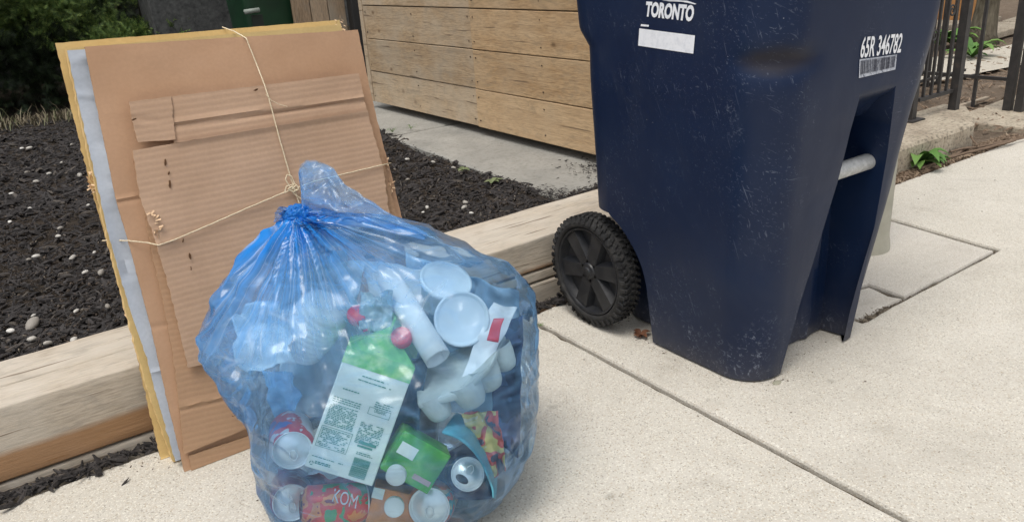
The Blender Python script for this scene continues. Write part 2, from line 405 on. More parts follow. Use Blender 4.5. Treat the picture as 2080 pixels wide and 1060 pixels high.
m3 = chips('mulch_along_timber', 1500, edgept, (.015, .06), CHIP); tag(m3, kind='stuff', label='dark bark chips caught between the timber edging and the sidewalk', cat='mulch')
def joint():
    u = random.random()
    if u < .4: y = random.uniform(.4, 1.7); return 1.2, y, -.012, .35
    if u < .7: x = random.uniform(1.87, 2.62); return x, 1.109+random.uniform(-.006, .008), -.012, .45
    if u < .85: x = random.uniform(1.85, 2.0); return x, 1.11+random.gauss(0, .012), -.008, .8
    t = random.random(); return 2.63+.06*t, 1.11+.6*t, -.012, .4
m4 = chips('joint_debris', 700, joint, (.008, .022), mk_chip('joint_grit', (.06, .045, .035), (.19, .16, .12), (.4, .35, .28)), flat=.6); tag(m4, kind='stuff', label='grit and crumbs lying in the sidewalk joints', cat='grit')

# pebbles
def mk_peb():
    m = Mat('pebble_white', .6, .4); oi = m.n('ShaderNodeObjectInfo'); f = m.noise(m.coords(rnd=True), 40, 4)
    c = m.ramp(oi.outputs['Random'], [(0, (.20, .18, .155)), (.5, (.42, .40, .36)), (1, (.66, .64, .60))])
    m.base(m.mix(m.ramp(f, [(.4, 0), (.7, .3)]), c, (.4, .37, .33))); return m.m
PEB = mk_peb()
def pebble_mesh(seed):
    bm = bmesh.new(); bmesh.ops.create_icosphere(bm, subdivisions=2, radius=1)
    for v in bm.verts:
        k = 1+.22*nz(v.co.x+seed*9, v.co.y, v.co.z); v.co = Vector((v.co.x*k, v.co.y*.72*k, v.co.z*.5*k))
    me = bpy.data.meshes.new('pebble'); bm.to_mesh(me); bm.free(); me.materials.append(PEB)
    me.polygons.foreach_set('use_smooth', [True]*len(me.polygons)); return me
PM = [pebble_mesh(i) for i in range(5)]
pebs = [(65,655,13),(67,692,8),(98,700,8),(150,690,9),(155,632,6),(145,516,7),(205,553,9),(173,553,6),(72,516,7),(58,524,5),(122,461,6),(116,472,5),(190,507,4),
 (155,697,9),(138,700,6),(100,355,5),(55,353,5),(74,370,5),(34,358,6),(60,303,5),(45,303,4),(130,303,4),(145,290,4),(165,332,9),(163,359,7),(127,332,4),(113,334,4),(20,450,4),(95,628,9),
 (66,634,5),(20,668,7),(10,545,4),(220,628,7),(200,628,5),(248,458,4),(827,321,5),(838,325,5),(880,328,5),(845,339,4),(828,361,6),(868,423,6),(868,434,5),(943,425,7),(976,431,7),(945,411,6),(958,438,5),(992,410,7),(921,335,5),(946,443,5),(860,436,4),(805,444,6),(10,330,4),(22,390,4),(90,405,4),(60,420,4),(180,420,4),(108,440,4)]
def peb_label(px, py, r, i):
    sz = 'largest egg-shaped' if r >= 13 else 'broad flat' if r >= 9 else 'medium' if r >= 7 else 'small' if r >= 5 else 'tiny'
    if px < 300:
        if py > 600: pos = 'close behind the left timber' + (' at the left edge' if px < 50 else ' midway' if px < 120 else ' nearer the bundle')
        elif py > 480: pos = 'low on the mulch left of the bundle' + (', near the left edge' if px < 100 else ', nearer the bundle')
        elif py > 345: pos = 'mid-bed left of the bundle' + (', near the left edge' if px < 60 else ', halfway across' if px < 115 else ', nearer the bundle')
        else: pos = 'on the far mulch towards the dark shrub' + (', at the left' if px < 80 else ', beside the bundle edge')
    elif py < 350: pos = 'on the far mulch between bundle and flagstone'
    elif px < 900: pos = 'on the mulch just right of the cardboard bundle'
    else: pos = 'on the mulch near the right timber'
    return '%s white pebble %s' % (sz, pos)
pebs = [q for i, q in enumerate(pebs) if i < 18 or i % 5 not in (1, 3)]
for i, (px, py, r) in enumerate(pebs):
    p = onz(px, py, BZ+.012); d = (p-EYE).length
    o = bpy.data.objects.new('pebble', PM[i % 5]); COL.objects.link(o); s = r*d/FOCAL*1.05
    o.location = (p.x, p.y, BZ+.008+s*.35+.018*fbm(3*p.x, 3*p.y, 1.3)); o.scale = (s, s*random.uniform(.75, 1.1), s); o.rotation_euler = (random.uniform(-.3, .3), random.uniform(-.3, .3), random.uniform(0, 6))
    if i == 0: o.rotation_euler = (.1, -.5, R(50)); o.scale = (s*1.2, s, s)
    tag(o, peb_label(px, py, r, i), 'pebble', 'pebbles scattered on the mulch bed')

# ================================================================== TIMBER EDGING
def timber(name, x0, x1, yf, yb, z0, z1f, z1b, parent, crack=None, zr=0, seed=0):
    # cross-section in (y, z) with rounded arrises; swept along X with slow waviness and a drying crack on top
    L = x1-x0; nx = max(2, int(L/.02)); prof = []
    r = .0045
    def arc(cy, cz, a0, a1): return [(cy+r*math.cos(R(a0+(a1-a0)*k/3)), cz+r*math.sin(R(a0+(a1-a0)*k/3))) for k in range(4)]
    prof += arc(yf+r, z0+r, 270, 180)
    prof += [(yf, z0+(z1f-z0)*k/6) for k in range(1, 6)]
    prof += arc(yf+r, z1f-r, 180, 90)
    nt_ = 84; 
    prof += [(yf+r+(yb-yf-2*r)*k/nt_, z1f+(z1b-z1f)*k/nt_) for k in range(1, nt_)]
    prof += arc(yb-r, z1b-r, 90, 0); prof += [(yb, z0+.02)]
    n = len(prof); vs = []
    for i in range(nx+1):
        x = x0+L*i/nx; lift = zr*(x-x0)
        for j, (y, z) in enumerate(prof):
            dz = .0022*fbm(x*3, y*25, seed)+lift*(1 if z > (z0+z1f)/2 else 0); dy = .0018*fbm(x*3+9, z*25, seed+4)
            if crack and 12 < j < n-5:
                for (cx0, cx1, cyf, wdt, dep) in crack:
                    if cx0 < x < cx1:
                        cy = yf+(yb-yf)*(cyf+.05*fbm(x*2.2, 5, seed)); e = min(1, (x-cx0)/.1, (cx1-x)/.1)
                        dz -= dep*e*math.exp(-((y-cy)/wdt)**2)
            vs.append((x, y+dy, z+dz))
    fs = [(i*n+j, i*n+(j+1) % n, (i+1)*n+(j+1) % n, (i+1)*n+j) for i in range(nx) for j in range(n)]+[tuple(range(n)), tuple(nx*n+j for j in range(n))[::-1]]
    o = obj(name, vs, fs, TIMBER, parent, loc=((x0+x1)/2, yf, z1f)); recalc(o); autosmooth(o, 40); return o
edge = thing('timber_edging', 'weathered pale timber edging stacked between the mulch bed and the sidewalk', 'garden edging', (0, 1.8, 0))
CR = [(-1.0, .32, .42, .003, .012), (-.2, .28, .7, .002, .004), (-.5, .1, .2, .0015, .003)]
timber('timber', -2.6, .72, 1.80, 2.045, .030, .182, .184, edge, CR, .006, 1)
timber('timber', -2.6, .70, 1.803, 2.03, -.06, .022, .022, edge, None, 0, 2)
timber('timber', .735, 2.95, 1.806, 2.055, .108, .203, .205, edge, [(1.2, 1.9, .8, .003, .004)], .006, 3)
timber('timber', .71, 2.95, 1.808, 2.05, .070, .100, .100, edge, None, 0, 4)
timber('timber', .705, 2.95, 1.807, 2.05, -.05, .063, .063, edge, None, 0, 5)
c2 = MB().box((2.87, 2.07, -.05), (2.96, 5.2, .20)).build('timber', TIMBER, edge); bevel(c2, .006)

# ================================================================== PLANTER BOX of horizontal boards
pl = thing('planter_box', 'long raised wooden planter box with overlapping rows of pale horizontal boards', 'planter', (2.4, 3.4, BZ))
def board(a, b, parent, mat, name='plank', jit=.0025):
    M = Matrix.Translation((random.uniform(-jit, jit), 0, random.uniform(-jit, jit)*.3)) @ Matrix.Rotation(random.uniform(-.0018, .0018), 4, 'X')
    c = Vector(((a[0]+b[0])/2, (a[1]+b[1])/2, (a[2]+b[2])/2)); h = (Vector(b)-Vector(a))/2
    o = MB().box(tuple(-h), tuple(h)).build(name, mat, None); o.location = c+M.translation
    o.rotation_euler = M.to_euler(); setp(o, parent); bevel(o, .0025, 2); return o
PITCHZ = .1868
nails = MB()
for k in range(5):
    z0 = .207+k*PITCHZ; z1 = z0+PITCHZ-.0045
    for (ya, yb, dx) in ((2.22, 3.317, 0), (3.325, 4.50, .007)):
        board((2.06+dx+random.uniform(0, .002), ya, z0), (2.098+dx, yb, z1), pl, PLANKW if dx == 0 else PLANK)
        for yy in (ya+.025, yb-.025, (ya+yb)/2):
            for zz in (z0+.035, z1-.035): nails.box((2.0575+dx, yy-.0028+random.uniform(-.004, .004), zz-.0028), (2.0605+dx, yy+.0028, zz+.0028))
    board((2.105, 2.222, z0), (2.84, 2.258, z1), pl, PLANKX); board((2.105, 4.466, z0), (2.84, 4.498, z1), pl, PLANKX)
    board((2.845, 2.222, z0), (2.88, 4.498, z1), pl, PLANK)
board((2.062, 4.504, .207), (2.10, 4.545, 1.14), pl, PLANK, 'corner_post')
tag(nails.build('nail_heads', plain('nail', (.10, .08, .06), .5, .5, .6), pl), kind='stuff')
MB().box((2.10, 2.27, .212), (2.84, 4.46, .235)).build('base_panel', PLANK, pl)
MB().box((2.10, 2.27, .9), (2.84, 4.46, 1.06)).build('planter_soil', SOIL, pl)
for (x, y) in ((2.3, 2.35), (2.7, 2.35), (2.3, 3.4), (2.7, 3.4), (2.3, 4.35), (2.7, 4.35)): MB().box((x-.04, y-.04, BZ), (x+.04, y+.04, .212)).build('foot', PLANK, pl)

# ================================================================== BEHIND, TOP LEFT
def mk_leaf(name, a, b, c):
    m = Mat(name, .6, .35); g = m.n('ShaderNodeNewGeometry')
    m.base(m.ramp(g.outputs['Random Per Island'], [(0, a), (.6, b), (1, c)])); return m.m
YEW = mk_leaf('evergreen_needles', (.035, .07, .018), (.085, .145, .032), (.19, .25, .06))
YEW_SHADE = mk_leaf('evergreen_needles_shade', (.008, .015, .007), (.018, .032, .013), (.035, .055, .018))  # inner needles coloured darker to paint in the shade inside the shrub
STEM = plain('bark', (.055, .042, .032), .9, bumpy=.6)
def sprays(name, centres, mat, parent, n, ln=(.02, .045), rad=.18):
    vs, fs = [], []
    for i in range(n):
        c, cr = random.choice(centres)
        d = Vector((random.gauss(0, 1), random.gauss(0, 1), random.gauss(0, .8))).normalized()
        p = Vector(c)+d*cr*random.uniform(.6, 1.05)*(1+.25*nz(d.x*3+c[0]*5, d.y*3, d.z*3))
        ax = (d+Vector((random.gauss(0, .5), random.gauss(0, .5), random.gauss(.2, .5)))).normalized(); sd_ = ax.orthogonal().normalized()
        sd_ = Matrix.Rotation(random.uniform(0, 6), 3, ax) @ sd_; up_ = ax.cross(sd_)
        # a twig of needles: flat narrow leaflets alternating to both sides
        tl = random.uniform(.05, .10)
        for q in range(7):
            b0 = p+ax*tl*q/7
            for sgn in (-1, 1):
                L = random.uniform(*ln)*(1-.06*q); tip = b0+(sd_*sgn*.8+ax*.55+up_*random.uniform(-.2, .35)).normalized()*L; wv_ = ax*.0036
                k0 = len(vs); vs += [b0-wv_, b0+wv_, tip+up_*.001]; fs.append((k0, k0+1, k0+2))
    return obj(name, vs, fs, mat, parent)
hed = thing('evergreen_shrub', 'large dark evergreen yew shrub overhanging the mulch at the back left', 'shrub', (.6, 7.2, BZ))
cs = []
for i in range(60):
    x = random.uniform(-.9, 1.95); y = 6.25+random.uniform(0, 1.3)+.12*abs(x-.3); z = random.uniform(.62, 1.5)-.12*(y-6.3)
    if z < interp([(-1, .55), (.3, .62), (.9, .80), (1.5, .62), (2, .45)], x): z += .25
    cs.append(((x, y, z), random.uniform(.13, .26)))
for i in range(16): cs.append(((random.uniform(.95, 1.75), random.uniform(6.3, 6.9), random.uniform(.40, .62)), .16))
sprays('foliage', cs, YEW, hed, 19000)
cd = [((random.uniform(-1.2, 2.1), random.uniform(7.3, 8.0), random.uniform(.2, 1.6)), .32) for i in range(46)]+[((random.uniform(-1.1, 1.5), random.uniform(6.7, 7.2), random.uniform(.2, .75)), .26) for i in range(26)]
sprays('inner_foliage', cd, YEW_SHADE, hed, 11000, (.03, .06))
for i in range(9):
    st = MB()
    x = random.uniform(-.4, 1.5); st.tube([(x, 7.2, BZ-.02), (x+random.uniform(-.1, .1), 7.1, .5), (x+random.uniform(-.3, .3), 6.8, 1.0)], [.03, .022, .012], 7); st.build('stem', STEM, hed)
def box_thing(name, label, cat, a, b, mat, bv=.01):
    c = ((a[0]+b[0])/2, (a[1]+b[1])/2, a[2]); o = MB().box(a, b).build(name, mat, loc=c); bevel(o, bv); return tag(o, label, cat)
def mk_roughwall():
    m = Mat('dark_rough_wall', .95, .2); co = m.coords(); f = m.noise(co, 22, 7, .7); g = m.vor(co, 40)
    m.base(m.ramp(f, [(.3, (.035, .036, .036)), (.7, (.105, .108, .105))])); m.bump(g, .25, .006); return m.m
box_thing('stucco_wall', 'dark grey roughcast wall seen between the shrub and the green bin', 'wall', (-2.5, 8.6, 0), (4.2, 8.8, 2.2), mk_roughwall())
box_thing('low_stone_wall', 'dark grey pebbled low wall just left of the green bin', 'wall', (1.28, 6.35, .1), (2.1, 6.7, 1.3), mk_roughwall())
# green organics bin
GRN = Mat('green_bin_plastic', .45, .5); _c = GRN.coords(); GRN.base(GRN.ramp(GRN.noise(_c, 6, 5), [(.3, (.004, .026, .011)), (.7, (.008, .045, .018))])); GRN = GRN.m
gb = thing('green_bin', 'dark green wheeled bin standing behind the cardboard beside the wooden panel', 'bin', (1.88, 5.75, BZ))
mb = MB(); 
def loft_box(mb_, levels, seg=5):
    rings = []
    for (z, x0, x1, y0, y1, r) in levels:
        ring = []
        for (cx, cy, a0) in ((x1-r, y1-r, 0), (x0+r, y1-r, 90), (x0+r, y0+r, 180), (x1-r, y0+r, 270)):
            for k in range(seg): a = R(a0+90*k/(seg-1)); ring.append((cx+r*math.cos(a), cy+r*math.sin(a), z))
        rings.append(ring)
    n = len(rings[0]); vs = [p for q in rings for p in q]
    fs = [(k*n+i, k*n+(i+1) % n, (k+1)*n+(i+1) % n, (k+1)*n+i) for k in range(len(rings)-1) for i in range(n)]+[tuple(range(n))[::-1], tuple((len(rings)-1)*n+i for i in range(n))]
    return mb_.add(vs, fs)
loft_box(mb, [(BZ, 1.74, 2.05, 5.6, 5.95, .05), (.96, 1.70, 2.09, 5.55, 6.0, .05), (.965, 1.67, 2.11, 5.53, 6.02, .05), (1.0, 1.67, 2.11, 5.53, 6.02, .05)])
autosmooth(mb.build('body', GRN, gb))
mb = MB(); loft_box(mb, [(1.004, 1.66, 2.12, 5.52, 6.03, .05), (1.035, 1.66, 2.12, 5.52, 6.03, .05), (1.12, 1.74, 2.04, 5.60, 5.95, .05)]); autosmooth(mb.build('lid', GRN, gb))
MB().tube([(1.68, 5.49, .745), (1.78, 5.485, .75)], .016, 10).build('handle', plain('grey_grip', (.22, .25, .22), .6), gb, True)
mb = MB().box((1.73, 5.50, .60), (1.80, 5.528, .72)); mb.build('latch', plain('dark_latch', (.012, .02, .014), .6), gb)
# tan board panel and a black strip put in for the dark gap beside it
tp = thing('panel_fence', 'short tan wooden fence panel behind the top of the cardboard bundle', 'fence', (2.2, 5.5, BZ))
for k in range(3):
    x = 2.015+k*.128; board((x, 5.5, BZ), (x+.122, 5.53, 1.1), tp, mk_wood('panel_wood%d' % k, (.27, .19, .12), (.40, .29, .19), (.34, .30, .24), 'Z', .6).m)
MB().box((1.99, 5.535, .5), (2.42, 5.56, .58)).build('rail', PLANKX, tp)
box_thing('gap_strip', 'narrow black strip standing in for the dark gap between the tan panel and the planter', 'post', (2.405, 5.42, BZ), (2.50, 5.50, 1.3), plain('gap_black', (.012, .012, .012), .6))
# dry grass under the shrub
vs, fs = [], []
for i in range(750):
    p = Vector((random.uniform(-.1, .75), 6.05+random.gauss(0, .08), BZ)); h = random.uniform(.02, .07)+(.08 if random.random() < .04 else 0); a = random.uniform(0, 6.3)
    t = p+Vector((math.cos(a)*h*.7, math.sin(a)*h*.7, h)); m_ = p.lerp(t, .5)+Vector((0, 0, h*.2)); sdv = Vector((-math.sin(a), math.cos(a), 0))*.0025
    k0 = len(vs); vs += [p-sdv, p+sdv, m_+sdv, m_-sdv, t]; fs += [(k0, k0+1, k0+2, k0+3), (k0+3, k0+2, k0+4)]
tag(obj('dry_grass', vs, fs, mk_leaf('straw', (.10, .08, .05), (.20, .165, .11), (.12, .14, .06))), 'thin strip of dry straw grass under the dark shrub', 'grass', kind='stuff')
def weed(loc, n, L, label, mat, name='weed', up=.5, wd=.3):
    vs, fs = [], []
    for i in range(n):
        a = 2*PI*i/n+random.uniform(-.4, .4); l = L*random.uniform(.6, 1.1); e = up*random.uniform(.5, 1.5); w_ = l*wd
        d = Vector((math.cos(a), math.sin(a), 0)); s_ = Vector((-math.sin(a), math.cos(a), 0)); prev = None; N = 6
        for k in range(N+1):
            t = k/N; c = Vector(loc)+d*l*t+Vector((0, 0, l*(e*t*1.4-e*t*t*1.1)+.004)); ww = w_*math.sin(PI*min(1, t*.93+.07))**.8*.5
            vs += [c-s_*ww+Vector((0, 0, ww*.35)), c, c+s_*ww+Vector((0, 0, ww*.35))]
            if k: b = len(vs)-6; fs += [(b, b+1, b+4, b+3), (b+1, b+2, b+5, b+4)]
    return tag(obj(name, vs, fs, mat, smooth=True, loc=loc), label, 'plant')
WEED = mk_leaf('weed_leaf', (.06, .12, .03), (.11, .18, .05), (.17, .24, .08)); WEEDP = mk_leaf('weed_pale', (.10, .13, .06), (.16, .19, .09), (.2, .22, .12))
p = onz(1000, 372, BZ+.01); weed((p.x, p.y, BZ+.012), 9, .045, 'flat pale green weed on the mulch beside the flagstone edge', WEEDP, up=.2, wd=.5)
p = onz(942, 348, BZ+.01); weed((p.x, p.y, BZ+.012), 8, .038, 'small greyish weed rosette further along the flagstone edge', WEEDP, up=.2, wd=.5)
for q, lb in (((798, 271), 'tiny grass tuft in the crack between the two flagstones'), ((835, 264), 'smaller grass sprout further along the crack between the flagstones')):
    p = onz(*q, BZ+.006); weed((p.x, p.y, BZ+.006), 12, .04, lb, WEED, 'grass_tuft', 1.0, .08)
p = onz(1098, 662, 0); weed((p.x, p.y, -.004), 7, .014, 'tiny weed growing in the sidewalk joint near the wheel', WEED, 'joint_weed', .8, .25)
# ================================================================== RIGHT SIDE: STEP, IRON FENCE, DIRT, PLANTS
step = obj('concrete_step', *(lambda P: ([(x, y, -.05) for x, y in P]+[(x+dx, y+dy, .105+.006*nz(x*9, y*9)) for (x, y), (dx, dy) in zip(P, [(0, 0)]*len(P))]+[(x+(3.3-x)*.006, y+(1.97-y)*.05, .119) for x, y in P],
    [(k*len(P)+i, k*len(P)+(i+1) % len(P), (k+1)*len(P)+(i+1) % len(P), (k+1)*len(P)+i) for k in range(2) for i in range(len(P))]+[tuple(range(2*len(P), 3*len(P)))]))(
    [(2.95+.1*i, 1.80+.010*nz(i*.9, 3)) for i in range(9)]+[(3.84, 1.815), (3.93, 1.86), (4.03, 1.93), (4.17, 2.03), (4.16, 2.14), (3.5, 2.15), (2.95, 2.15)]), OLDC)
tag(step, 'old raised concrete step with a crumbling front edge behind the wheeled bin', 'step')
IRON = Mat('wrought_iron', .55, .5); _c = IRON.coords(); _f = IRON.noise(_c, 25, 6, .7)
IRON.base(IRON.ramp(_f, [(.3, (.018, .018, .019)), (.6, (.04, .037, .036)), (.8, (.11, .075, .055))])); IRON.bump(_f, .4, .002); IRON = IRON.m
def rod(a, b, w_, parent, name, n=4):
    return MB().tube([a, b], w_, n).build(name, IRON, parent)
fa = thing('iron_fence', 'black wrought iron fence section standing on the old concrete step', 'fence', (3.71, 2.05, .12))
for (x, y, z) in ((3.71, 2.055, .12), (4.055, 2.03, .10)):
    MB().box((x-.019, y-.019, z), (x+.019, y+.019, 1.35)).build('post', IRON, fa)
    MB().box((x-.055, y-.045, z-.002), (x+.055, y+.045, z+.006)).build('base_plate', IRON, fa)
MB().box((3.735, 2.03, .205), (4.04, 2.05, .222)).build('rail', IRON, fa)
MB().box((3.735, 2.03, 1.15), (4.04, 2.05, 1.167)).build('rail', IRON, fa)
for k in range(4):
    x = 3.775+.068*k; M_ = MB().box((x-.006, 2.034, .222), (x+.006, 2.046, 1.15)); M_.build('picket', IRON, fa)
def scroll(cx, cz, y, r0, parent, turns=1.6, sg=1):
    pts = [(cx+sg*r0*(1-t*.75)*math.cos(turns*2*PI*t), y, cz+r0*(1-t*.75)*math.sin(turns*2*PI*t)) for t in [k/28 for k in range(29)]]
    MB().tube(pts, .0045, 6).build('scroll', IRON, parent, True)
for k, cz in enumerate((.50, .60, .76, .86)): scroll(3.81+.068*(k % 2)*2, cz, 2.04, .03, fa, 1.6, -1 if k % 2 else 1)
fb = thing('iron_fence', 'tall black iron fence section rising from the dirt further back at the right edge', 'fence', (4.70, 2.03, 0))
for (x, y) in ((4.70, 2.06), (4.70, 2.0), ):
    MB().box((x-.02, y-.02, -.03), (x+.02, y+.02, 1.5)).build('post', IRON, fb)
MB().box((4.715, 2.08, .16), (4.735, 3.4, .178)).build('rail', IRON, fb)
for k in range(8):
    y = 2.26+.16*k; MB().box((4.718, y-.008, .0 if k == 0 else .15), (4.734, y+.008, 1.4)).build('picket', IRON, fb)
fc = thing('iron_fence', 'far row of thin black fence pickets seen between the bin and the iron posts', 'fence', (5.0, 2.75, 0))
for k in range(5):
    x = 4.62+.15*k; y = 2.66+.02*k; MB().box((x-.008, y-.008, .02), (x+.008, y+.008, 1.3)).build('picket', IRON, fc)
MB().box((4.5, 2.655, .08), (5.4, 2.67, .095)).build('rail', IRON, fc)
# pale edging strip lying on the dirt
e1 = MB().box((4.25, 2.30, -.01), (5.0, 2.325, .012)).build('wood_strip', plain('old_strip', (.34, .28, .21), .9), loc=(4.25, 2.3, 0)); tag(e1, 'thin pale strip lying on the dirt behind the concrete step', 'strip')
pth = obj('far_path', [(4.5, 2.95, .004), (6.0, 2.75, .004), (9, 2.35, .004), (9, 3.2, .004), (6.9, 3.25, .004), (5.6, 3.62, .004), (4.9, 3.8, .004)], [tuple(range(7))], mk_concrete('far_path_concrete', (.85, .83, .8))); tag(pth, kind='structure')
for k, (x, y, a) in enumerate(((7.9, 3.75, .1), (9.0, 3.75, .15), (8.4, 4.35, -.1))):
    o = MB().box((-.5, -.22, -.03), (.5, .22, .03)).build('paving_slab', OLDC, loc=None); o.location = (x, y, .03); o.rotation_euler = (0, 0, a); bevel(o, .01)
    tag(o, ('flat old paving slab on the dirt beyond the iron fence, nearest the tree', 'flat old paving slab beyond the iron fence at the right edge', 'farthest flat paving slab beyond the iron fence')[k], 'paving slab')
o = MB().box((-.42, -.28, -.02), (.42, .28, .03)).build('paving_slab', OLDC); o.location = (4.75, 1.93, -.022); o.rotation_euler = (0, 0, .05); bevel(o, .01); tag(o, 'buried pale paving slab in the dirt by the iron posts at the sidewalk edge', 'paving slab')
# tree, terracotta planter
mbk = Mat('tree_bark', .95, .2); _c = mbk.coords(scale=(5, 5, 1)); _f = mbk.noise(_c, 7, 7, .7); mbk.base(mbk.ramp(_f, [(.3, (.06, .05, .035)), (.7, (.20, .175, .13))])); mbk.bump(_f, 1, .03)
TB0 = onz(1993, 84, 0)
tr = thing('tree', 'tree with mossy grey-brown trunk behind the iron fence near the top right corner', 'tree', (TB0.x, TB0.y, 0))
mb = MB(); prof = [(.16, -.05), (.11, .06), (.09, .3), (.085, .8), (.08, 1.6), (.07, 2.6), (.05, 3.4)]; mb.lathe(prof, 20, Matrix.Translation((TB0.x, TB0.y, 0)) @ Matrix.Rotation(R(4), 4, 'Y'))
t_ = mb.build('trunk', mbk.m, tr, True)
for v in t_.data.vertices: k = 1+.12*nz(math.atan2(v.co.y-TB0.y, v.co.x-TB0.x)*2, v.co.z*2); v.co.x = TB0.x+(v.co.x-TB0.x)*k; v.co.y = TB0.y+(v.co.y-TB0.y)*k
mb = MB()
for a in range(6): d = Vector((math.cos(a), math.sin(a), .8)); b0 = Vector((TB0.x+.16, TB0.y, 2.5)); mb.tube([b0, b0+d*.6, b0+d*1.1+Vector((0, 0, .4))], [.05, .03, .012], 6)
mb.build('branch', mbk.m, tr, True)
cs2 = [((TB0.x+.2+random.gauss(0, .9), TB0.y+random.gauss(0, .9), 3.6+random.gauss(0, .35)), .45) for _ in range(16)]
sprays('crown', cs2, WEED, tr, 1500, (.05, .09))
tc = Mat('ochre_wood', .75, .3); _f = tc.noise(tc.coords(), 6, 5); tc.base(tc.ramp(_f, [(.3, (.36, .17, .06)), (.7, (.52, .27, .11))]))
o = box_thing('ochre_panel', 'orange-brown wooden panel behind the iron fence beside the tree trunk', 'panel', (8.42, 4.14, -.02), (8.50, 5.3, 1.3), tc.m)
dk = box_thing('far_hedge_wall', 'dark wall far behind the fence at the top right', 'wall', (8.5, 8.6, 0), (20, 8.8, 3), mk_roughwall())
LEAFG = mk_leaf('broad_leaf', (.05, .12, .025), (.09, .20, .04), (.17, .28, .07))
for k, (x, y, n, L) in enumerate(((*onz(1932, 92, 0)[:2], 20, .26), (*onz(1975, 118, 0)[:2], 18, .22), (*onz(1905, 95, 0)[:2], 14, .24))):
    weed((x, y, .0), n, L, ('leafy green plant in front of the ochre panel, middle of the three behind the fence', 'leafy green plant nearest the tree trunk behind the fence', 'leafy green plant half hidden by the bin edge behind the fence')[k], LEAFG, 'leafy_plant', .9, .30)
p = onz(1868, 336, .0); weed((p.x-.03, p.y, -.01), 27, .165, 'bright green leafy weed growing against the front of the concrete step', LEAFG, 'leafy_weed', 1.0, .32)
dl = weed((p.x+.10, p.y-.03, -.01), 3, .12, 'single straw-coloured dead leaf beside the green weed at the step', mk_leaf('dead_leaf', (.5, .44, .3), (.6, .52, .36), (.6, .5, .35)), 'dead_leaf', .35, .14)
# litter and twigs
def litp():
    u = random.random()
    if u < .55: x = random.uniform(2.95, 4.15); return x, random.uniform(1.735, 1.80), -.008+.02*random.random(), .8
    x = random.uniform(3.9, 8.5); y = random.uniform(1.75, 3.2); 
    if x < 4.25 and y > 1.75 and y < 2.16: return None
    return x, y, -.012+.02*random.random(), 1.2
l1 = chips('leaf_litter', 5200, litp, (.015, .05), LITTER); tag(l1, kind='stuff', label='dry leaf litter and crumbs on the dirt beside the sidewalk', cat='leaf litter')
mb = MB()
for (a, b, r_) in (((3.45, 1.77, .02), (4.0, 1.70, .02), .006), ((3.6, 1.79, .03), (4.25, 1.66, .012), .005), ((3.75, 1.75, .03), (3.86, 1.86, .10), .004), ((3.3, 1.76, .015), (3.75, 1.78, .02), .007), ((4.25, 1.66, .012), (4.33, 1.56, .006), .003)):
    a = Vector(a); b = Vector(b); mb.tube([a.lerp(b, t)+Vector((0, .012*nz(t*5, a.x*9), .010*nz(t*6, a.y*9))) for t in [k/8 for k in range(9)]], r_, 6)
tag(mb.build('twigs', plain('twig', (.16, .11, .075), .9), loc=(3.6, 1.77, 0)), 'brown forked twigs lying along the sidewalk edge before the step', 'twig')
# ---- pole behind the bin
pm = Mat('pole_concrete', .8, .3); _c = pm.coords(); pm.base(pm.ramp(pm.noise(_c, 8, 6, .65), [(.3, (.33, .32, .26)), (.7, (.45, .43, .36))])); pm.bump(pm.noise(_c, 90, 3), .3, .002)
po = MB().lathe([(.088, -.02), (.088, .01), (.082, .05), (.082, 4.2)], 40, Matrix.Translation((2.36, 1.425, 0))).build('utility_pole', pm.m, None, loc=(2.36, 1.425, 0)); autosmooth(po)
tag(po, 'smooth pale grey-green round pole standing in the square patch behind the bin', 'pole')
# rusty leaf clump by the wheel
mb_ = weed((1.352, 1.432, .0), 9, .030, 'small clump of rust brown crushed leaf on the concrete beside the wheel', mk_leaf('rust_leaf', (.09, .035, .018), (.17, .075, .04), (.25, .15, .09)), 'crushed_leaf', .6, .6)
def dot(px, py, L, lab):
    p = onz(px, py, .0); o = chips('bark_fleck', 1, lambda: (p.x, p.y, .003, 1), (L, L+.001), CHIP); tag(o, lab, 'bark')
dot(255, 980, .022, 'single dark bark fleck on the bare sidewalk below the left timber'); dot(1265, 740, .006, 'tiny dark fleck on the concrete in front of the bin wheel')

def gritp():
    u = random.random()
    if u < .35:
        t = random.random(); k = random.randrange(4); a, b = (((1.34, 1.42), (1.34, 1.12)), ((1.36, 1.06), (1.46, 1.04)), ((1.46, 1.10), (1.78, 1.09)), ((1.25, 1.62), (1.42, 1.52)))[k]
        return a[0]+(b[0]-a[0])*t+random.gauss(0, .018), a[1]+(b[1]-a[1])*t+random.gauss(0, .018), .002, .8
    if u < .6: return random.uniform(.1, 1.3), 1.74-abs(random.gauss(0, .05)), .002, 1
    return random.uniform(-.3, 4.2), random.uniform(.3, 1.74), .002, .9
g1_ = chips('sidewalk_grit', 420, gritp, (.003, .008), mk_chip('fine_grit', (.05, .04, .03), (.14, .11, .085), (.3, .25, .19)), flat=.5); tag(g1_, kind='stuff', label='fine dark grit and crumbs scattered over the sidewalk', cat='grit')
gp = onz(1578, 777, 0); gum = MB().lathe([(0, .0015), (.007, .0013), (.010, .0002), (.0105, -.001)], 14, Matrix.Translation((gp.x, gp.y, .0012)) @ Matrix.Diagonal((1.3, .8, 1, 1)), caps=False).build('gum_spot', plain('old_gum', (.30, .29, .22), .8), None, True, loc=(gp.x, gp.y, 0))
tag(gum, 'small flattened greenish grey gum spot on the concrete at the bin corner', 'gum')
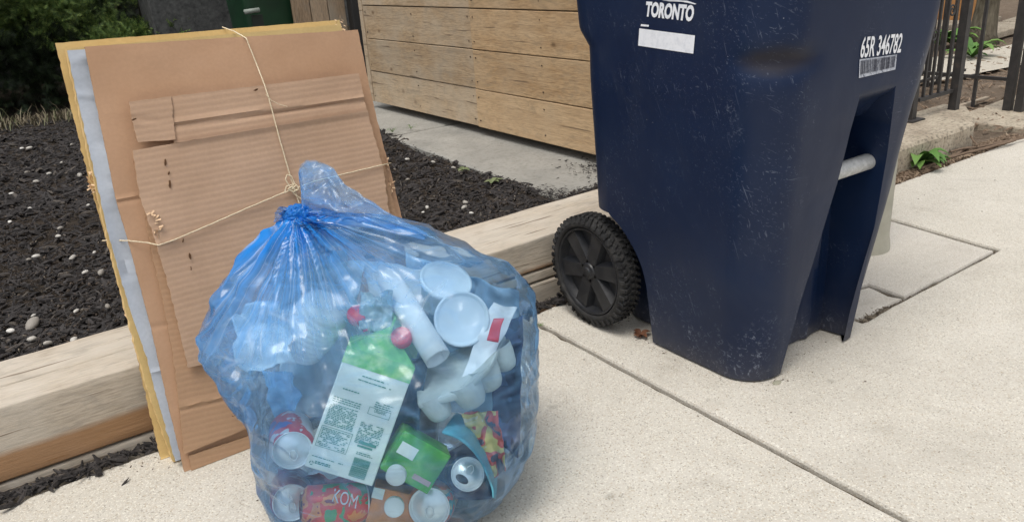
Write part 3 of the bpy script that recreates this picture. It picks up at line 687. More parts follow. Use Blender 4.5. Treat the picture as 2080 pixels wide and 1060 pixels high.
# ================================================================== WHEELED BIN
XL = [(0, 1.350), (.28, 1.312), (.70, 1.264), (1.02, 1.250)]
XR = [(0, 1.800), (.26, 1.820), (.42, 1.833), (.54, 1.835), (.62, 1.842), (.70, 1.858), (.76, 1.873), (.82, 1.884), (1.02, 1.89)]
YF = [(0, 1.058), (.28, 1.020), (.65, .972), (.70, .968), (1.02, .955)]
YB = [(0, 1.60), (.37, 1.595), (.75, 1.565), (.775, 1.565), (.815, 1.598), (1.02, 1.61)]
RA = [(0, 1.457), (.2, 1.480), (.48, 1.528), (.60, 1.535), (.66, 1.545), (1.02, 1.55)]
RB = [(0, 1.742), (.28, 1.730), (.50, 1.708), (.66, 1.678), (1.02, 1.678)]
DEP = [(0, .080), (.1, .088), (.45, .125), (.585, .135), (.60, .07), (.645, .035), (.662, .006), (.672, 0), (2, 0)]
RC = .10
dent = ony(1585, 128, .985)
def bodypts(z):
    xl, xr, yf, yb, a, b = (interp(q, z) for q in (XL, XR, YF, YB, RA, RB)); r = RC if z > .1 else RC-.012*(1-z/.1); dep = interp(DEP, z)
    ins = .072 if z < .352 else 0.0
    ya = 1.585-math.sqrt(max(0, .205**2-(z-.165)**2)) if z < .37 else 1.585
    if z < .165: ya = 1.38
    ya = min(ya, yb-r-.001)
    P = []
    def lerp(u, v, n, e=True): return [u+(v-u)*i/n for i in range(n+(1 if e else 0))]
    # left side, back to front
    for y in lerp(yb-r, ya, 6): P.append((xl+ins, y))
    for y in lerp(ya, yf+r, 14): P.append((xl, y))
    for k in range(1, 12): t = R(180+90*k/12); P.append((xl+r+r*math.cos(t), yf+r+r*math.sin(t)))
    for x in lerp(xl+r, a, 8): P.append((x, yf))
    for x in lerp(a+.012*min(1, dep*20), b-.012*min(1, dep*20), 14):
        rib = .010*(math.exp(-((x-(a+b)/2+.05)/.012)**2)+math.exp(-((x-(a+b)/2-.06)/.012)**2))*min(1, dep*12); P.append((x, yf+dep-rib))
    for x in lerp(b, xr-r, 6): P.append((x, yf))
    for k in range(1, 12): t = R(270+90*k/12); P.append((xr-r+r*math.cos(t), yf+r+r*math.sin(t)))
    for y in lerp(yf+r, ya, 14): P.append((xr, y))
    for y in lerp(ya, yb-r, 6): P.append((xr-ins, y))
    for k in range(1, 8): t = R(90*k/8); P.append((xr-ins-r+r*math.cos(t), yb-r+r*math.sin(t)))
    for x in lerp(xr-r-ins, xl+r+ins, 10): P.append((x, yb))
    for k in range(1, 8): t = R(90+90*k/8); P.append((xl+ins+r+r*math.cos(t), yb-r+r*math.sin(t)))
    return P
zs = sorted(set([round(.006+.0125*i, 4) for i in range(80)]+[.351, .353, .66, .672, .598, .584, .775, .79, .80, .81, 1.0]))
rows = []
for z in zs:
    zb = z if z > .02 else z
    pts = []
    for (x, y) in bodypts(z):
        cx, cy = (x-1.57), (y-1.28)
        bow = .0022*fbm(x*3.5, y*3.5, z*3)
        n = Vector((cx, cy, 0)).normalized()
        d = Vector((x-dent.x, y-dent.y, 0)); dz = z-dent.z
        e = math.exp(-(d.length/.082)**4)*math.exp(-(dz/.024)**2)*.015
        pts.append((x+n.x*(bow-e), y+n.y*(bow-e), z))
    rows.append(pts)
n = len(rows[0]); vs = [p for r_ in rows for p in r_]
fs = [(k*n+i, k*n+(i+1) % n, (k+1)*n+(i+1) % n, (k+1)*n+i) for k in range(len(rows)-1) for i in range(n)]+[tuple(range(n))[::-1]]
def mk_bin():
    m = Mat('navy_bin_plastic', .36, .32); co = m.coords(); f = m.noise(co, 3, 5, .6)
    c = m.ramp(f, [(.3, (.0026, .011, .041)), (.7, (.0045, .0165, .054))])
    # dusty scuffs, thin scratches
    dust = m.noise(m.coords(scale=(1, 1, .5)), 9, 7, .7, .6)
    c = m.mix(m.ramp(dust, [(.52, 0), (.8, .16)]), c, (.06, .07, .09))
    def scr(rot, sc, th, amt, c):
        r0 = m.coords(rot=rot); mp = m.n('ShaderNodeMapping'); mp.inputs['Scale'].default_value = sc; m.l(r0, mp.inputs['Vector'])
        w1 = m.noise(mp.outputs[0], 16, 3, .7, .5); msk = m.noise(m.coords(), 5, 3)
        a = m.ramp(w1, [(th, 0), (th+.035, amt)]); b = m.ramp(msk, [(.48, 0), (.62, 1)])
        return m.mix(m.math('MULTIPLY', a, b), c, (.20, .23, .30))
    c = scr((.25, .2, .9), (11, 11, .4), .64, .4, c); c = scr((1.3, .5, .1), (12, 12, .5), .65, .4, c); c = scr((.4, 1.5, .6), (11, 11, .4), .65, .35, c); c = scr((.8, .8, .3), (13, 13, .7), .65, .4, c)
    sf = m.noise(m.coords(), 75, 6, .75, 1.2); sm = m.noise(m.coords(scale=(1, 1, .6)), 7, 4, .6, .5)
    tz = m.n('ShaderNodeTexCoord'); sz = m.n('ShaderNodeSeparateXYZ'); m.l(tz.outputs['Object'], sz.inputs[0]); bs = m.ramp(sz.outputs[2], [(.0, .22), (.16, .08), (.3, 0)])
    c = m.mix(m.math('MULTIPLY', m.ramp(sf, [(.55, 0), (.64, .6)]), m.ramp(m.math('ADD', sm, bs), [(.60, 0), (.70, 1)])), c, (.22, .25, .32))
    drt = m.ramp(sz.outputs[2], [(.0, .5), (.05, .15), (.12, 0)]); c = m.mix(m.math('MULTIPLY', drt, m.noise(m.coords(), 20, 5, .7)), c, (.16, .14, .11))
    sp = m.vor(m.coords(), 42); mk = m.noise(m.coords(), 4, 2)
    c = m.mix(m.math('MULTIPLY', m.ramp(sp, [(.03, .8), (.05, 0)]), m.ramp(mk, [(.55, 0), (.65, 1)])), c, (.4, .43, .48))
    # shading of the dent painted into the colour as a soft brown-black ellipse
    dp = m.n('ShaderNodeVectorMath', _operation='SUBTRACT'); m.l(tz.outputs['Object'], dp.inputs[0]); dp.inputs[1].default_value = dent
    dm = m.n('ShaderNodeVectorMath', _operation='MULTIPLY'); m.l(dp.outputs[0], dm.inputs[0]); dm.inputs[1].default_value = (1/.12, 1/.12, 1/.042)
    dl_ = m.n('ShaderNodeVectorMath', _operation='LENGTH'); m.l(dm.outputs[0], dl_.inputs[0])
    dent_shade = m.ramp(m.math('ADD', dl_.outputs['Value'], m.math('MULTIPLY', m.noise(m.coords(scale=(1, 1, 2.5)), 14, 4), .35)), [(.55, .62), (1.1, 0)])
    c = m.mix(dent_shade, c, (.026, .020, .018))
    m.base(c); r_ = m.ramp(dust, [(.3, .36), (.75, .58)]); m.rough(r_)
    m.bump(m.noise(m.coords(), 260, 2), .06, .001); m.bump(m.noise(m.coords(), 6, 3), .10, .01); return m.m
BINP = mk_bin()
bin_ = thing('wheeled_bin', 'tall scuffed navy blue wheeled garbage bin standing on the sidewalk', 'bin', (1.57, 1.3, 0))
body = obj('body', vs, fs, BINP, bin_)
bm = bmesh.new(); bm.from_mesh(body.data); bmesh.ops.remove_doubles(bm, verts=bm.verts, dist=.0004)
bmesh.ops.recalc_face_normals(bm, faces=bm.faces); bm.to_mesh(body.data); bm.free()
bv_ = body.modifiers.new('bevel', 'BEVEL'); bv_.width = .007; bv_.segments = 3; bv_.limit_method = 'ANGLE'; bv_.angle_limit = R(38); autosmooth(body, 50)
for p_ in body.data.polygons: p_.use_smooth = True
rim = MB(); loft_box(rim, [(1.02, 1.225, 1.925, .935, 1.64, .11), (1.025, 1.22, 1.93, .93, 1.645, .11), (1.05, 1.22, 1.93, .93, 1.645, .11), (1.055, 1.23, 1.92, .94, 1.635, .11)], 8); autosmooth(rim.build('rim', BINP, bin_))
lid = MB(); loft_box(lid, [(1.058, 1.215, 1.935, .92, 1.66, .11), (1.08, 1.215, 1.935, .92, 1.66, .11), (1.115, 1.25, 1.90, .96, 1.62, .11), (1.13, 1.33, 1.82, 1.04, 1.52, .10)], 8); autosmooth(lid.build('lid', BINP, bin_))
MB().tube([(1.30, 1.64, .99), (1.30, 1.72, 1.0), (1.84, 1.72, 1.0), (1.84, 1.64, .99)], .015, 10).build('handle', BINP, bin_, True)
gal = Mat('galvanised_bar', .5, .5); _c = gal.coords(); _f = gal.noise(_c, 90, 4, .6, .4); gal.b.inputs['Metallic'].default_value = .35
gal.base(gal.ramp(_f, [(.3, (.36, .37, .37)), (.7, (.58, .59, .59))])); gal.bump(_f, .3, .002)
prof = [(.0, -.002), (.012, 0), (.0175, .004), (.019, .012), (.019, .33)]
bar = MB().lathe(prof, 24, Matrix.Translation((1.722, 1.035, .487)) @ Matrix.Rotation(R(-90), 4, 'Y')); bar.build('lift_bar', gal.m, bin_, True)
# axle and wheels
MB().tube([(1.30, 1.585, .163), (1.84, 1.585, .163)], .011, 10).build('axle', IRON, bin_, True)
RUB = Mat('tyre_rubber', .75, .3); _c = RUB.coords(); _f = RUB.noise(_c, 30, 6, .7); RUB.base(RUB.ramp(_f, [(.35, (.012, .0125, .014)), (.75, (.05, .048, .046))])); RUB.bump(_f, .4, .002); RUB = RUB.m
HUB = Mat('hub_plastic', .42, .5); _c = HUB.coords(); _f = HUB.noise(_c, 24, 6, .7); HUB.base(HUB.ramp(_f, [(.4, (.010, .0115, .015)), (.8, (.036, .036, .038))])); HUB = HUB.m
def wheel(xo, sg):
    # axis along X; xo = outer face, sg = direction from outer face inwards
    M = Matrix.Translation((xo, 1.585, .163)) @ Matrix.Rotation(R(90*sg), 4, 'Y')
    wh = MB().lathe([(.126, .012), (.128, .003), (.134, 0), (.143, .002), (.151, .009), (.1535, .02), (.1535, .048), (.150, .058), (.140, .064), (.128, .064), (.126, .055)], 72, M, caps=False).build('wheel', RUB, bin_, True)
    kn = MB()
    for k in range(54):
        for row in range(3):
            a = 2*PI*(k+(.5 if row == 1 else 0))/54; z0, z1 = ((.006, .022), (.026, .040), (.044, .060))[row]
            T = M @ Matrix.Rotation(a, 4, 'Z'); tw = .0050
            r0, r1 = (.150, .1590); sk = .004*(1 if row == 0 else -1 if row == 2 else 0)
            kn.add([(r0, -tw+sk, z0), (r0, tw+sk, z0), (r0, tw-sk, z1), (r0, -tw-sk, z1), (r1, -tw*.75+sk, z0+.002), (r1, tw*.75+sk, z0+.002), (r1, tw*.75-sk, z1-.002), (r1, -tw*.75-sk, z1-.002)],
                   [(0,1,5,4),(1,2,6,5),(2,3,7,6),(3,0,4,7),(4,5,6,7)], T)
        a = 2*PI*k/42; T = M @ Matrix.Rotation(a, 4, 'Z')
        kn.add([(.140, -.005, .002), (.140, .005, .002), (.152, .0055, .008), (.152, -.0055, .008), (.141, -.004, -.002), (.141, .004, -.002), (.157, .0045, .003), (.157, -.0045, .003)], [(0,1,5,4),(1,2,6,5),(2,3,7,6),(3,0,4,7),(4,5,6,7)], T)
    kn.build('tread', RUB, wh)
    hb = MB().lathe([(.0, .030), (.020, .030), (.060, .034), (.112, .030), (.117, .018), (.119, .006), (.124, .004), (.127, .010), (.127, .04)], 64, M, caps=False)
    for k in range(6):
        T = M @ Matrix.Rotation(2*PI*k/6+.35, 4, 'Z'); w0, w1 = .017, .012
        hb.add([(.018, -w0, .012), (.018, w0, .012), (.117, w1*1.9, .012), (.117, -w1*1.9, .012), (.018, -w0*1.4, .034), (.018, w0*1.4, .034), (.118, w1*2.7, .034), (.118, -w1*2.7, .034)],
               [(0,1,2,3),(0,3,7,4),(1,5,6,2)], T)
    hb.lathe([(.0, .002), (.010, .003), (.013, .006), (.022, .008), (.026, .014), (.027, .032)], 32, M, caps=False)
    h = hb.build('hub', HUB, wh); autosmooth(h, 30)
wheel(1.292, 1); wheel(1.858, -1)
# ---- printed marks
WHITE = Mat('print_white', .6, .3); _f = WHITE.noise(WHITE.coords(), 60, 5, .7); WHITE.base(WHITE.ramp(_f, [(.3, (.70, .73, .78)), (.55, (.84, .86, .90))])); WHITE = WHITE.m
def text_verts(s, bold=.0, sx=1):
    cu = bpy.data.curves.new('txt', 'FONT'); cu.body = s; cu.offset = bold; cu.resolution_u = 3; cu.space_character = 1.0
    o = bpy.data.objects.new('txt', cu); COL.objects.link(o); dg = bpy.context.evaluated_depsgraph_get()
    me = bpy.data.meshes.new_from_object(o.evaluated_get(dg)); v = [Vector(q.co) for q in me.vertices]; f = [tuple(p.vertices) for p in me.polygons]
    bpy.data.objects.remove(o); bpy.data.meshes.remove(me)
    x0 = min(q.x for q in v); x1 = max(q.x for q in v); y0 = min(q.y for q in v); y1 = max(q.y for q in v)
    return [((q.x-x0)/(x1-x0), (q.y-y0)/(y1-y0)) for q in v], f
def quad(c, u, v): # c: TL, TR, BR, BL
    return c[3].lerp(c[2], u).lerp(c[0].lerp(c[1], u), v)
from mathutils.bvhtree import BVHTree
BT = BVHTree.FromPolygons([v.co.copy() for v in body.data.vertices], [tuple(p.vertices) for p in body.data.polygons])
def cast(px, py):
    d = ray(px, py).normalized(); h = BT.ray_cast(EYE, d); return h[0]
def drape(p, nrm, lift):
    h = BT.ray_cast(p+nrm*.05, -nrm); return (h[0] if h[0] else p)+nrm*lift
def printed(name, s, c, nrm, parent, mat, bold=.0, lift=.0015, surf=False):
    uvs, f = text_verts(s, bold); return obj(name, [drape(quad(c, u, v), nrm, lift) if surf else quad(c, u, v)+nrm*lift for u, v in uvs], f, mat, parent)
def patch(name, c, nrm, parent, mat, lift=.0012, n=10):
    vs = [drape(quad(c, i/n, j/n), nrm, lift) for j in range(n+1) for i in range(n+1)]
    return obj(name, vs, [(j*(n+1)+i, j*(n+1)+i+1, (j+1)*(n+1)+i+1, (j+1)*(n+1)+i) for j in range(n) for i in range(n)], mat, parent)
sn = Vector((-1, 0, -.07)).normalized(); side = cast
lc = [side(*q) for q in ((1299.5, 58), (1412.5, 72.5), (1409, 109.5), (1297, 93))]
patch('label', lc, sn, bin_, WHITE)
tb_ = [side(*q) for q in ((1314, 3), (1413, 11), (1408, 45), (1310.5, 34))]
printed('lettering', 'TORONTO', tb_, sn, bin_, WHITE, .05, .0014, True)
patch('dash_mark', [side(*q) for q in ((1303, 49.5), (1319, 51), (1318.5, 55), (1302, 53.5))], sn, bin_, WHITE)
sw = [side(*q) for q in ((1345, 1), (1380, 1), (1396, 2), (1404, 4), (1416, 8.5), (1412, 9.5), (1402, 7), (1386, 4), (1360, 3))]
obj('emblem_stroke', [drape(q, sn, .0015) for q in sw], [tuple(range(9))[::-1]], WHITE, bin_)
fn = Vector((0, -1, -.13)).normalized()
WORN = Mat('print_worn', .6, .3); _f = WORN.noise(WORN.coords(), 160, 5, .8); WORN.base(WORN.ramp(_f, [(.36, (.05, .06, .10)), (.46, (.42, .45, .52)), (.7, (.6, .63, .7))])); WORN = WORN.m
fq = [cast(*q) for q in ((1751, 75), (1834, 67), (1828, 107.5), (1745, 119))]
printed('serial_lettering', '65R 346782', fq, fn, bin_, WHITE, .018, .0015, True)
bc = [cast(*q) for q in ((1745, 121), (1821, 111), (1817.6, 141.5), (1743.5, 159))]
patch('barcode_label', bc, fn, bin_, WORN)
mb = MB(); u = .03
while u < .97:
    w_ = random.choice((.006, .010, .016)); q = [quad(bc, u, .93), quad(bc, u+w_, .93), quad(bc, u+w_, .18), quad(bc, u, .18)]
    mb.add([drape(k, fn, .0019) for k in q], [(3, 2, 1, 0)]); u += w_+random.choice((.008, .013, .018))
tag(mb.build('barcode_bars', plain('print_dark', (.03, .035, .06), .6), bin_), kind='stuff')
# ================================================================== CARDBOARD BUNDLE
LEAN = R(12); BO = Vector((.195, 1.625, 0)); BU = Vector((1, 0, 0)); BV = Vector((0, math.sin(LEAN), math.cos(LEAN))); BN = Vector((0, -math.cos(LEAN), math.sin(LEAN)))
bun = thing('cardboard_bundle', 'tall bundle of flattened cardboard tied with twine leaning on the timber edging', 'cardboard', (.45, 1.65, 0))
def uvp(q, k):
    if q[0] == 'uv': return Vector((q[1], q[2]))
    P = on(q[0], q[1], BO+BN*k, BN)-BO; return Vector((P.dot(BU), P.dot(BV)))
def resample(pts, n, zig=0, seed=0):
    L = [0]
    for a, b in zip(pts, pts[1:]): L.append(L[-1]+(b-a).length)
    out = []
    for i in range(n+1):
        s_ = L[-1]*i/n; j = max(0, min(len(pts)-2, next((k for k in range(len(L)-1) if L[k+1] >= s_), len(pts)-2)))
        t = (s_-L[j])/max(1e-9, L[j+1]-L[j]); p = pts[j].lerp(pts[j+1], t)
        if zig and 0 < i < n: p = p+Vector((zig*fbm(p.y*60, seed, 1, 2), 0))
        out.append(p)
    return out
def seg_d(p, a, b):
    d = b-a; t = max(0, min(1, (p-a).dot(d)/d.dot(d))); q = p-(a+d*t); return q.length*(1 if d.x*q.y-d.y*q.x > 0 else -1)
def card(name, left, right, k, th, mat, creases=(), zig=.002, wob=.003, seed=0, rows_=None, bend=None, parent=bun):
    L = [uvp(q, k) for q in left]; Rr = [uvp(q, k) for q in right]
    h = max(abs(L[0].y-L[-1].y), abs(Rr[0].y-Rr[-1].y)); wdt = max((a-b).length for a, b in zip(L[:1]+L[-1:], Rr[:1]+Rr[-1:]))
    nr = rows_ or max(4, int(h/.0055)); nc = max(4, int(wdt/.014)); L = resample(L, nr, zig, seed); Rr = resample(Rr, nr, zig, seed+7)
    cr = [(uvp(a, k), uvp(b, k), amp, w_) for a, b, amp, w_ in creases]
    F, B, UV = [], [], []
    for j in range(nr+1):
        for i in range(nc+1):
            p = L[j].lerp(Rr[j], i/nc); d = wob*fbm(p.x*4, p.y*4, seed, 3)
            if j in (0, nr): p = p+Vector((0, .0012*fbm(p.x*50, seed, 3, 2)))
            for a, b, amp, w_ in cr: d += amp*math.exp(-(seg_d(p, a, b)/w_)**2)
            if bend: d += bend(p.x, p.y)
            Pt = BO+BU*p.x+BV*max(0.0, p.y)+BN*(k+d); Pt.z = max(Pt.z, .001); F.append(Pt); B.append(Pt-BN*th); UV.append((p.x, p.y))
    m = nc+1; N = len(F); fs = []
    for j in range(nr):
        for i in range(nc): a = j*m+i; fs.append((a, a+m, a+m+1, a+1)); fs.append((N+a, N+a+1, N+a+m+1, N+a+m))
    for j in range(nr): a = j*m; fs.append((a, N+a, N+a+m, a+m)); a = j*m+nc; fs.append((a, a+m, N+a+m, N+a))
    for i in range(nc): fs.append((i, i+1, N+i+1, N+i)); a = nr*m+i; fs.append((a, N+a, N+a+1, a+1))
    o = obj(name, F+B, fs, mat, parent); ul = o.data.uv_layers.new(name='UVMap'); U = UV+UV
    for lp in o.data.loops: ul.data[lp.index].uv = U[lp.vertex_index]
    if isinstance(mat, (list, tuple)):
        nfr = 2*nr*nc
        for p_ in o.data.polygons:
            if p_.index >= nfr: p_.material_index = 1
    recalc(o); autosmooth(o, 40); return o
def mk_cut():
    m = Mat('corrugated_cut_edge', .9, .1); co = m.coords(); f = m.noise(co, 180, 3, .7)
    m.base(m.ramp(f, [(.35, (.20, .11, .055)), (.55, (.45, .27, .15)), (.75, (.60, .40, .24))])); m.bump(f, .6, .003); return m.m
CUT = mk_cut()
# thick yellow board at the back
card('yellow_board', [(134, 99), (193, 374), (222, 500), (262, 655), (300, 790), (352, 938)], [(693, 50), ('uv', .60, .42), ('uv', .56, .005)], -.048, .030, [YEL, YTOP], zig=.0025, wob=.002, seed=3)
card('backing_sheet', [(112, 88), (183, 374), (190, 400), (232, 540), (262, 655), (328, 941)], [(690, 41), ('uv', .62, .42), ('uv', .56, .005)], -.084, .004, [YEL, CUT], zig=.003, wob=.004, seed=9)
def gb_(u, v): return .006*math.exp(-((v-.55)/.08)**2)
card('grey_sheet', [(137, 103), (165, 230), (222, 480), (262, 620), (300, 730), (318, 800), (357, 936)], [(702, 72), ('uv', .62, .42), ('uv', .56, .005)], -.022, .010, GREYP,
     [((150, 190), (190, 197), .004, .004), ((215, 300), (235, 400), .006, .006), ((165, 125), (200, 105), .005, .006), ((235, 430), (262, 560), -.006, .007), ((310, 755), (345, 745), .004, .003)], zig=.002, wob=.006, seed=5)
# plain kraft sheet, full height
card('cardboard_sheet', [(172, 95), (236, 407), (258, 480), (307, 664), (342, 823), (376, 962)], [(727, 61), (752, 182), (780, 300), (800, 370), (818, 445), ('uv', .60, .25), ('uv', .575, .03)], 0, .006, [CARD, CUT],
     [((236, 412), (292, 402), -.0025, .003), ((307, 665), (345, 657), -.003, .003), ((236, 406), (292, 396), .002, .003)], zig=.0012, wob=.004, seed=11)
card('cardboard_sheet', [(383, 925), (390, 958)], [(522, 880), (526, 905)], .006, .004, [CARDD, CUT], zig=.001, wob=.001, seed=12)
card('cardboard_sheet', [(272, 325), (290, 410), (307, 509), (327, 593), (352, 725), (364, 828), (374, 922)], [(775, 300), (786, 360), (815, 470), ('uv', .56, .18), ('uv', .50, .06)], .012, .004, [CARDD, CUT],
     [((364, 832), (526, 796), -.003, .003), ((364, 826), (526, 790), .003, .004)], zig=.003, wob=.003, seed=14)
card('cardboard_scrap', [(468, 742), (485, 800)], [(520, 735), (520, 793)], .019, .003, [YEL, CUT], wob=.001, seed=15)
# front corrugated sheet: upper flap and main panel, joined right of the slit
card('cardboard_flap', [(262, 207), (268, 244), (280, 289)], [(348, 196), (352, 240), (357, 284)], .026, .0045, [CARDC, CUT], [((268, 240), (330, 246), -.003, .003)], zig=.003, wob=.002, seed=17)
card('cardboard_flap', [(343, 197), (348, 240), (354, 291)], [(729, 149), (738, 190), (746, 226)], .024, .0045, [CARDC, CUT],
     [((340, 258), (741, 205), -.0045, .004), ((340, 250), (740, 197), .0025, .005), ((343, 198), (350, 285), -.003, .004), ((520, 182), (560, 215), -.002, .004)], zig=.001, wob=.003, seed=18)
card('cardboard_front', [(269, 306), (284, 400), (316, 492), (345, 590), (382, 747)], [(746, 225), (778, 341), (789, 420), ('uv', .565, .30), ('uv', .52, .18)], .029, .0045, [CARDC, CUT],
     [((358, 290), (746, 227), .0045, .005), ((358, 283), (746, 219), -.003, .004), ((385, 330), (440, 640), -.0022, .004), ((350, 488), (330, 500), .004, .012)], zig=.003, wob=.005, seed=21)
# torn staple holes
mt = plain('torn_hole', (.13, .065, .03), .95); mt2 = plain('torn_fibre', (.62, .44, .28), .95)
mb = MB(); mb2 = MB()
for (px, py, s_, a) in ((336, 330, 8, 1.3), (345, 374, 9, 1.4), (343, 352, 5, 1.1), (386, 520, 8, 1.5), (388, 545, 5, 1.4), (520, 183, 6, .3), (372, 488, 5, 1.2), (272, 243, 6, .2), (474, 844, 4, .1), (495, 842, 3, .1), (522, 838, 4, .1)):
    P = on(px, py, BO+BN*(.031 if py < 700 else .0185), BN); sc = s_*1.5/1618
    ring = []
    for k in range(9):
        t = 2*PI*k/9; rr = sc*(1+.5*nz(k*2.1, px)); e = Vector((math.cos(t)*rr, math.sin(t)*rr*.35)); c_, q_ = math.cos(a), math.sin(a)
        ring.append(P+BU*(e.x*c_-e.y*q_)+BV*(e.x*q_+e.y*c_))
    mb.add(ring, [tuple(range(9))]); c0 = ring[2]; mb2.add([ring[1], ring[3], ring[2]+BN*.004+BU*.004*nz(px)], [(0, 1, 2)])
tag(mb.build('torn_hole', mt, bun), kind='stuff'); tag(mb2.build('torn_fibre', mt2, bun), kind='stuff')
# frayed corner bits
vs, fs = [], []
for (px, py, k_, n_) in ((190, 385, -.07, 16), (186, 372, -.07, 10), (262, 628, -.075, 12), (690, 50, -.06, 12), (320, 470, .03, 12), (312, 440, .03, 10), (785, 335, .0, 10), (792, 378, .0, 14)):
    P = on(px, py, BO+BN*k_, BN)
    for i in range(n_):
        p = P+Vector((random.gauss(0, .004), random.gauss(0, .003), random.gauss(0, .010))); d = Vector((random.gauss(0, 1), random.gauss(-.5, .6), random.gauss(0, 1))).normalized()*random.uniform(.005, .013); s_ = d.orthogonal().normalized()*.0018
        q = len(vs); vs += [p-s_, p+s_, p+d+s_, p+d-s_]; fs.append((q, q+1, q+2, q+3))
tag(obj('frayed_edge', vs, fs, mt2, bun), kind='stuff')
# twine
TW = Mat('twine', .9, .2); TW.base(TW.ramp(TW.noise(TW.coords(), 300, 3), [(.3, (.55, .45, .30)), (.7, (.78, .68, .50))])); TW = TW.m
def tw(name, pts, k, r_=.0014, par=None):
    P = []
    for q in pts: kk = q[2] if len(q) > 2 else k; P.append(on(q[0], q[1], BO+BN*kk, BN))
    out = []
    for a, b in zip(P, P[1:]):
        for i in range(8): out.append(a.lerp(b, i/8)+Vector((.0006*nz(i*1.7, a.x*90), 0, .0008*nz(i*1.3, a.z*70))))
    out.append(P[-1]); return MB().tube(out, r_, 6).build(name, TW, bun, True)
tw('twine', [(452, 56, -.086), (475, 64, -.04), (500, 78, .010), (520, 128, .014), (537, 172, .030), (546, 200, .034), (570, 290, .034), (592, 366, .035), (600, 390, .036), (612, 425, .036), ('x',)][:-1], .034)
tw('twine', [(208, 489, -.088), (222, 488, -.06), (262, 489, .004), (300, 493, .018), (322, 498, .034), (352, 488, .034), (420, 459, .034), (500, 424, .035), (580, 390, .036), (640, 368, .036), (705, 352, .035), (778, 335, .034), (790, 332, -.01), (794, 331, -.08)], .034)
tw('twine_bow', [(592, 385), (580, 365), (583, 355), (592, 358), (598, 372), (592, 385), (578, 392), (582, 378), (600, 374), (606, 384), (592, 388), (600, 396), (612, 404), (617, 420)], .039, .0013)
tw('twine_bow', [(592, 385), (602, 376), (607, 384), (596, 390), (585, 384), (594, 379), (600, 388)], .041, .0016)
tw('twine_end', [(540, 192), (552, 205), (566, 212), (584, 217)], .036, .0007)
# ================================================================== CONTENTS OF THE BAG
def frame3(bl, br, tl, D0, D1, flip=False):
    # local frame of a box: origin at the lower left front corner, x right, y up, z towards the viewer
    o_ = ond(*bl, D0); x_ = ond(*br, D0)-o_; y_ = ond(*tl, D1)-o_
    W = x_.length; x_.normalize(); y_ = y_-x_*y_.dot(x_); H = y_.length; y_.normalize(); z_ = x_.cross(y_)
    M = Matrix(((x_.x, y_.x, z_.x, o_.x), (x_.y, y_.y, z_.y, o_.y), (x_.z, y_.z, z_.z, o_.z), (0, 0, 0, 1)))
    return M, W, H
def vc(name, fn, rough=.45):
    m = Mat(name, rough, .5); return fn(m)
def carton(label, M, W, H, Dp, white, green, cap=None, name='juice_carton', print_=None, side_mat=None):
    t = thing(name, label, 'carton', tuple(M @ Vector((W/2, 0, -Dp/2)))); rh = W*.42
    body = MB().box((0, 0, -Dp), (W, H, 0), M).build('body', white, t); bevel(body, .002)
    # gable roof whose ridge runs front to back, folded-in triangle at the front
    v = [(0, H, 0), (W, H, 0), (W, H, -Dp), (0, H, -Dp), (W/2, H+rh, -W*.30), (W/2, H+rh, -Dp+W*.30), (W/2, H+rh*.55, -W*.12)]
    MB().add(v, [(0, 6, 4), (0, 1, 6), (1, 4, 6), (1, 2, 5, 4), (3, 0, 4, 5), (2, 3, 5)], M).build('gable', green, t)
    MB().box((W/2-.0015, H+rh-.003, -Dp+W*.05), (W/2+.0015, H+rh+.018, -W*.05), M).build('ridge', green, t)
    band = MB().box((-.0006, H*.87, -Dp), (W+.0006, H+.0005, .0008), M); band.build('top_band', green, t)
    if cap:
        MB().lathe([(.0, .0), (.015, 0), (.015, .012), (.013, .014), (0, .014)], 24, M @ Matrix.Translation((W*.82, H+rh*.45, -Dp*.45)) @ Matrix.Rotation(R(40), 4, 'Y') @ Matrix.Rotation(R(-90), 4, 'X'), caps=False).build('cap', cap, t, True)
    return t
WCART = plain('carton_white', (.72, .76, .72), .4, var=.04)
def mk_greentop():
    m = Mat('carton_green_foliage', .4, .5); co = m.coords(); f = m.noise(co, 30, 3)
    m.base(m.ramp(f, [(.3, (.06, .30, .08)), (.5, (.16, .50, .12)), (.68, (.50, .72, .30))])); return m.m
GTOP = mk_greentop()
GINK = plain('green_ink', (.05, .24, .19), .5); REDP = plain('red_plastic', (.70, .03, .04), .35, var=.05); CAPW = plain('white_cap', (.80, .82, .82), .35, var=.03)
M, W, H = frame3((618, 946), (756, 988), (668, 690), 1.165, 1.238)
ct = carton('tall white juice carton with green gable top, back panel of small green print facing out', M, W, H, W*.95, WCART, GTOP)
# print on its back panel: paragraphs, a boxed table, barcode, recycling ring
def inked(name, rects, mat, parent, M, W, H, z=.0016):
    mb = MB()
    for (u0, v0, u1, v1) in rects: mb.add([(u0*W, v0*H, z), (u1*W, v0*H, z), (u1*W, v1*H, z), (u0*W, v1*H, z)], [(0, 1, 2, 3)], M)
    return mb.build(name, mat, parent)
rc_ = []
def para(u0, u1, v1, v0, step, p=.85, hh=.45):
    v = v1
    while v > v0:
        u = u0
        while u < u1:
            w_ = random.uniform(.015, .06); 
            if random.random() < p: rc_.append((u, v-step*hh, min(u1, u+w_), v))
            u += w_+.010
        v -= step
para(.28, .72, .82, .80, .02); para(.30, .78, .785, .77, .02); para(.14, .38, .68, .665, .02)
para(.64, .90, .655, .62, .017); para(.06, .46, .60, .56, .017, 1); para(.05, .46, .54, .37, .0125, .9, .5); para(.54, .88, .47, .30, .0125, .8, .5)
para(.06, .46, .34, .19, .0125, .75, .5); para(.05, .5, .105, .09, .015); para(.12, .34, .07, .045, .013, 1, .7); para(.62, .86, .235, .21, .014)
tag(inked('small_print', rc_, GINK, ct, M, W, H), kind='stuff')
fr_ = []
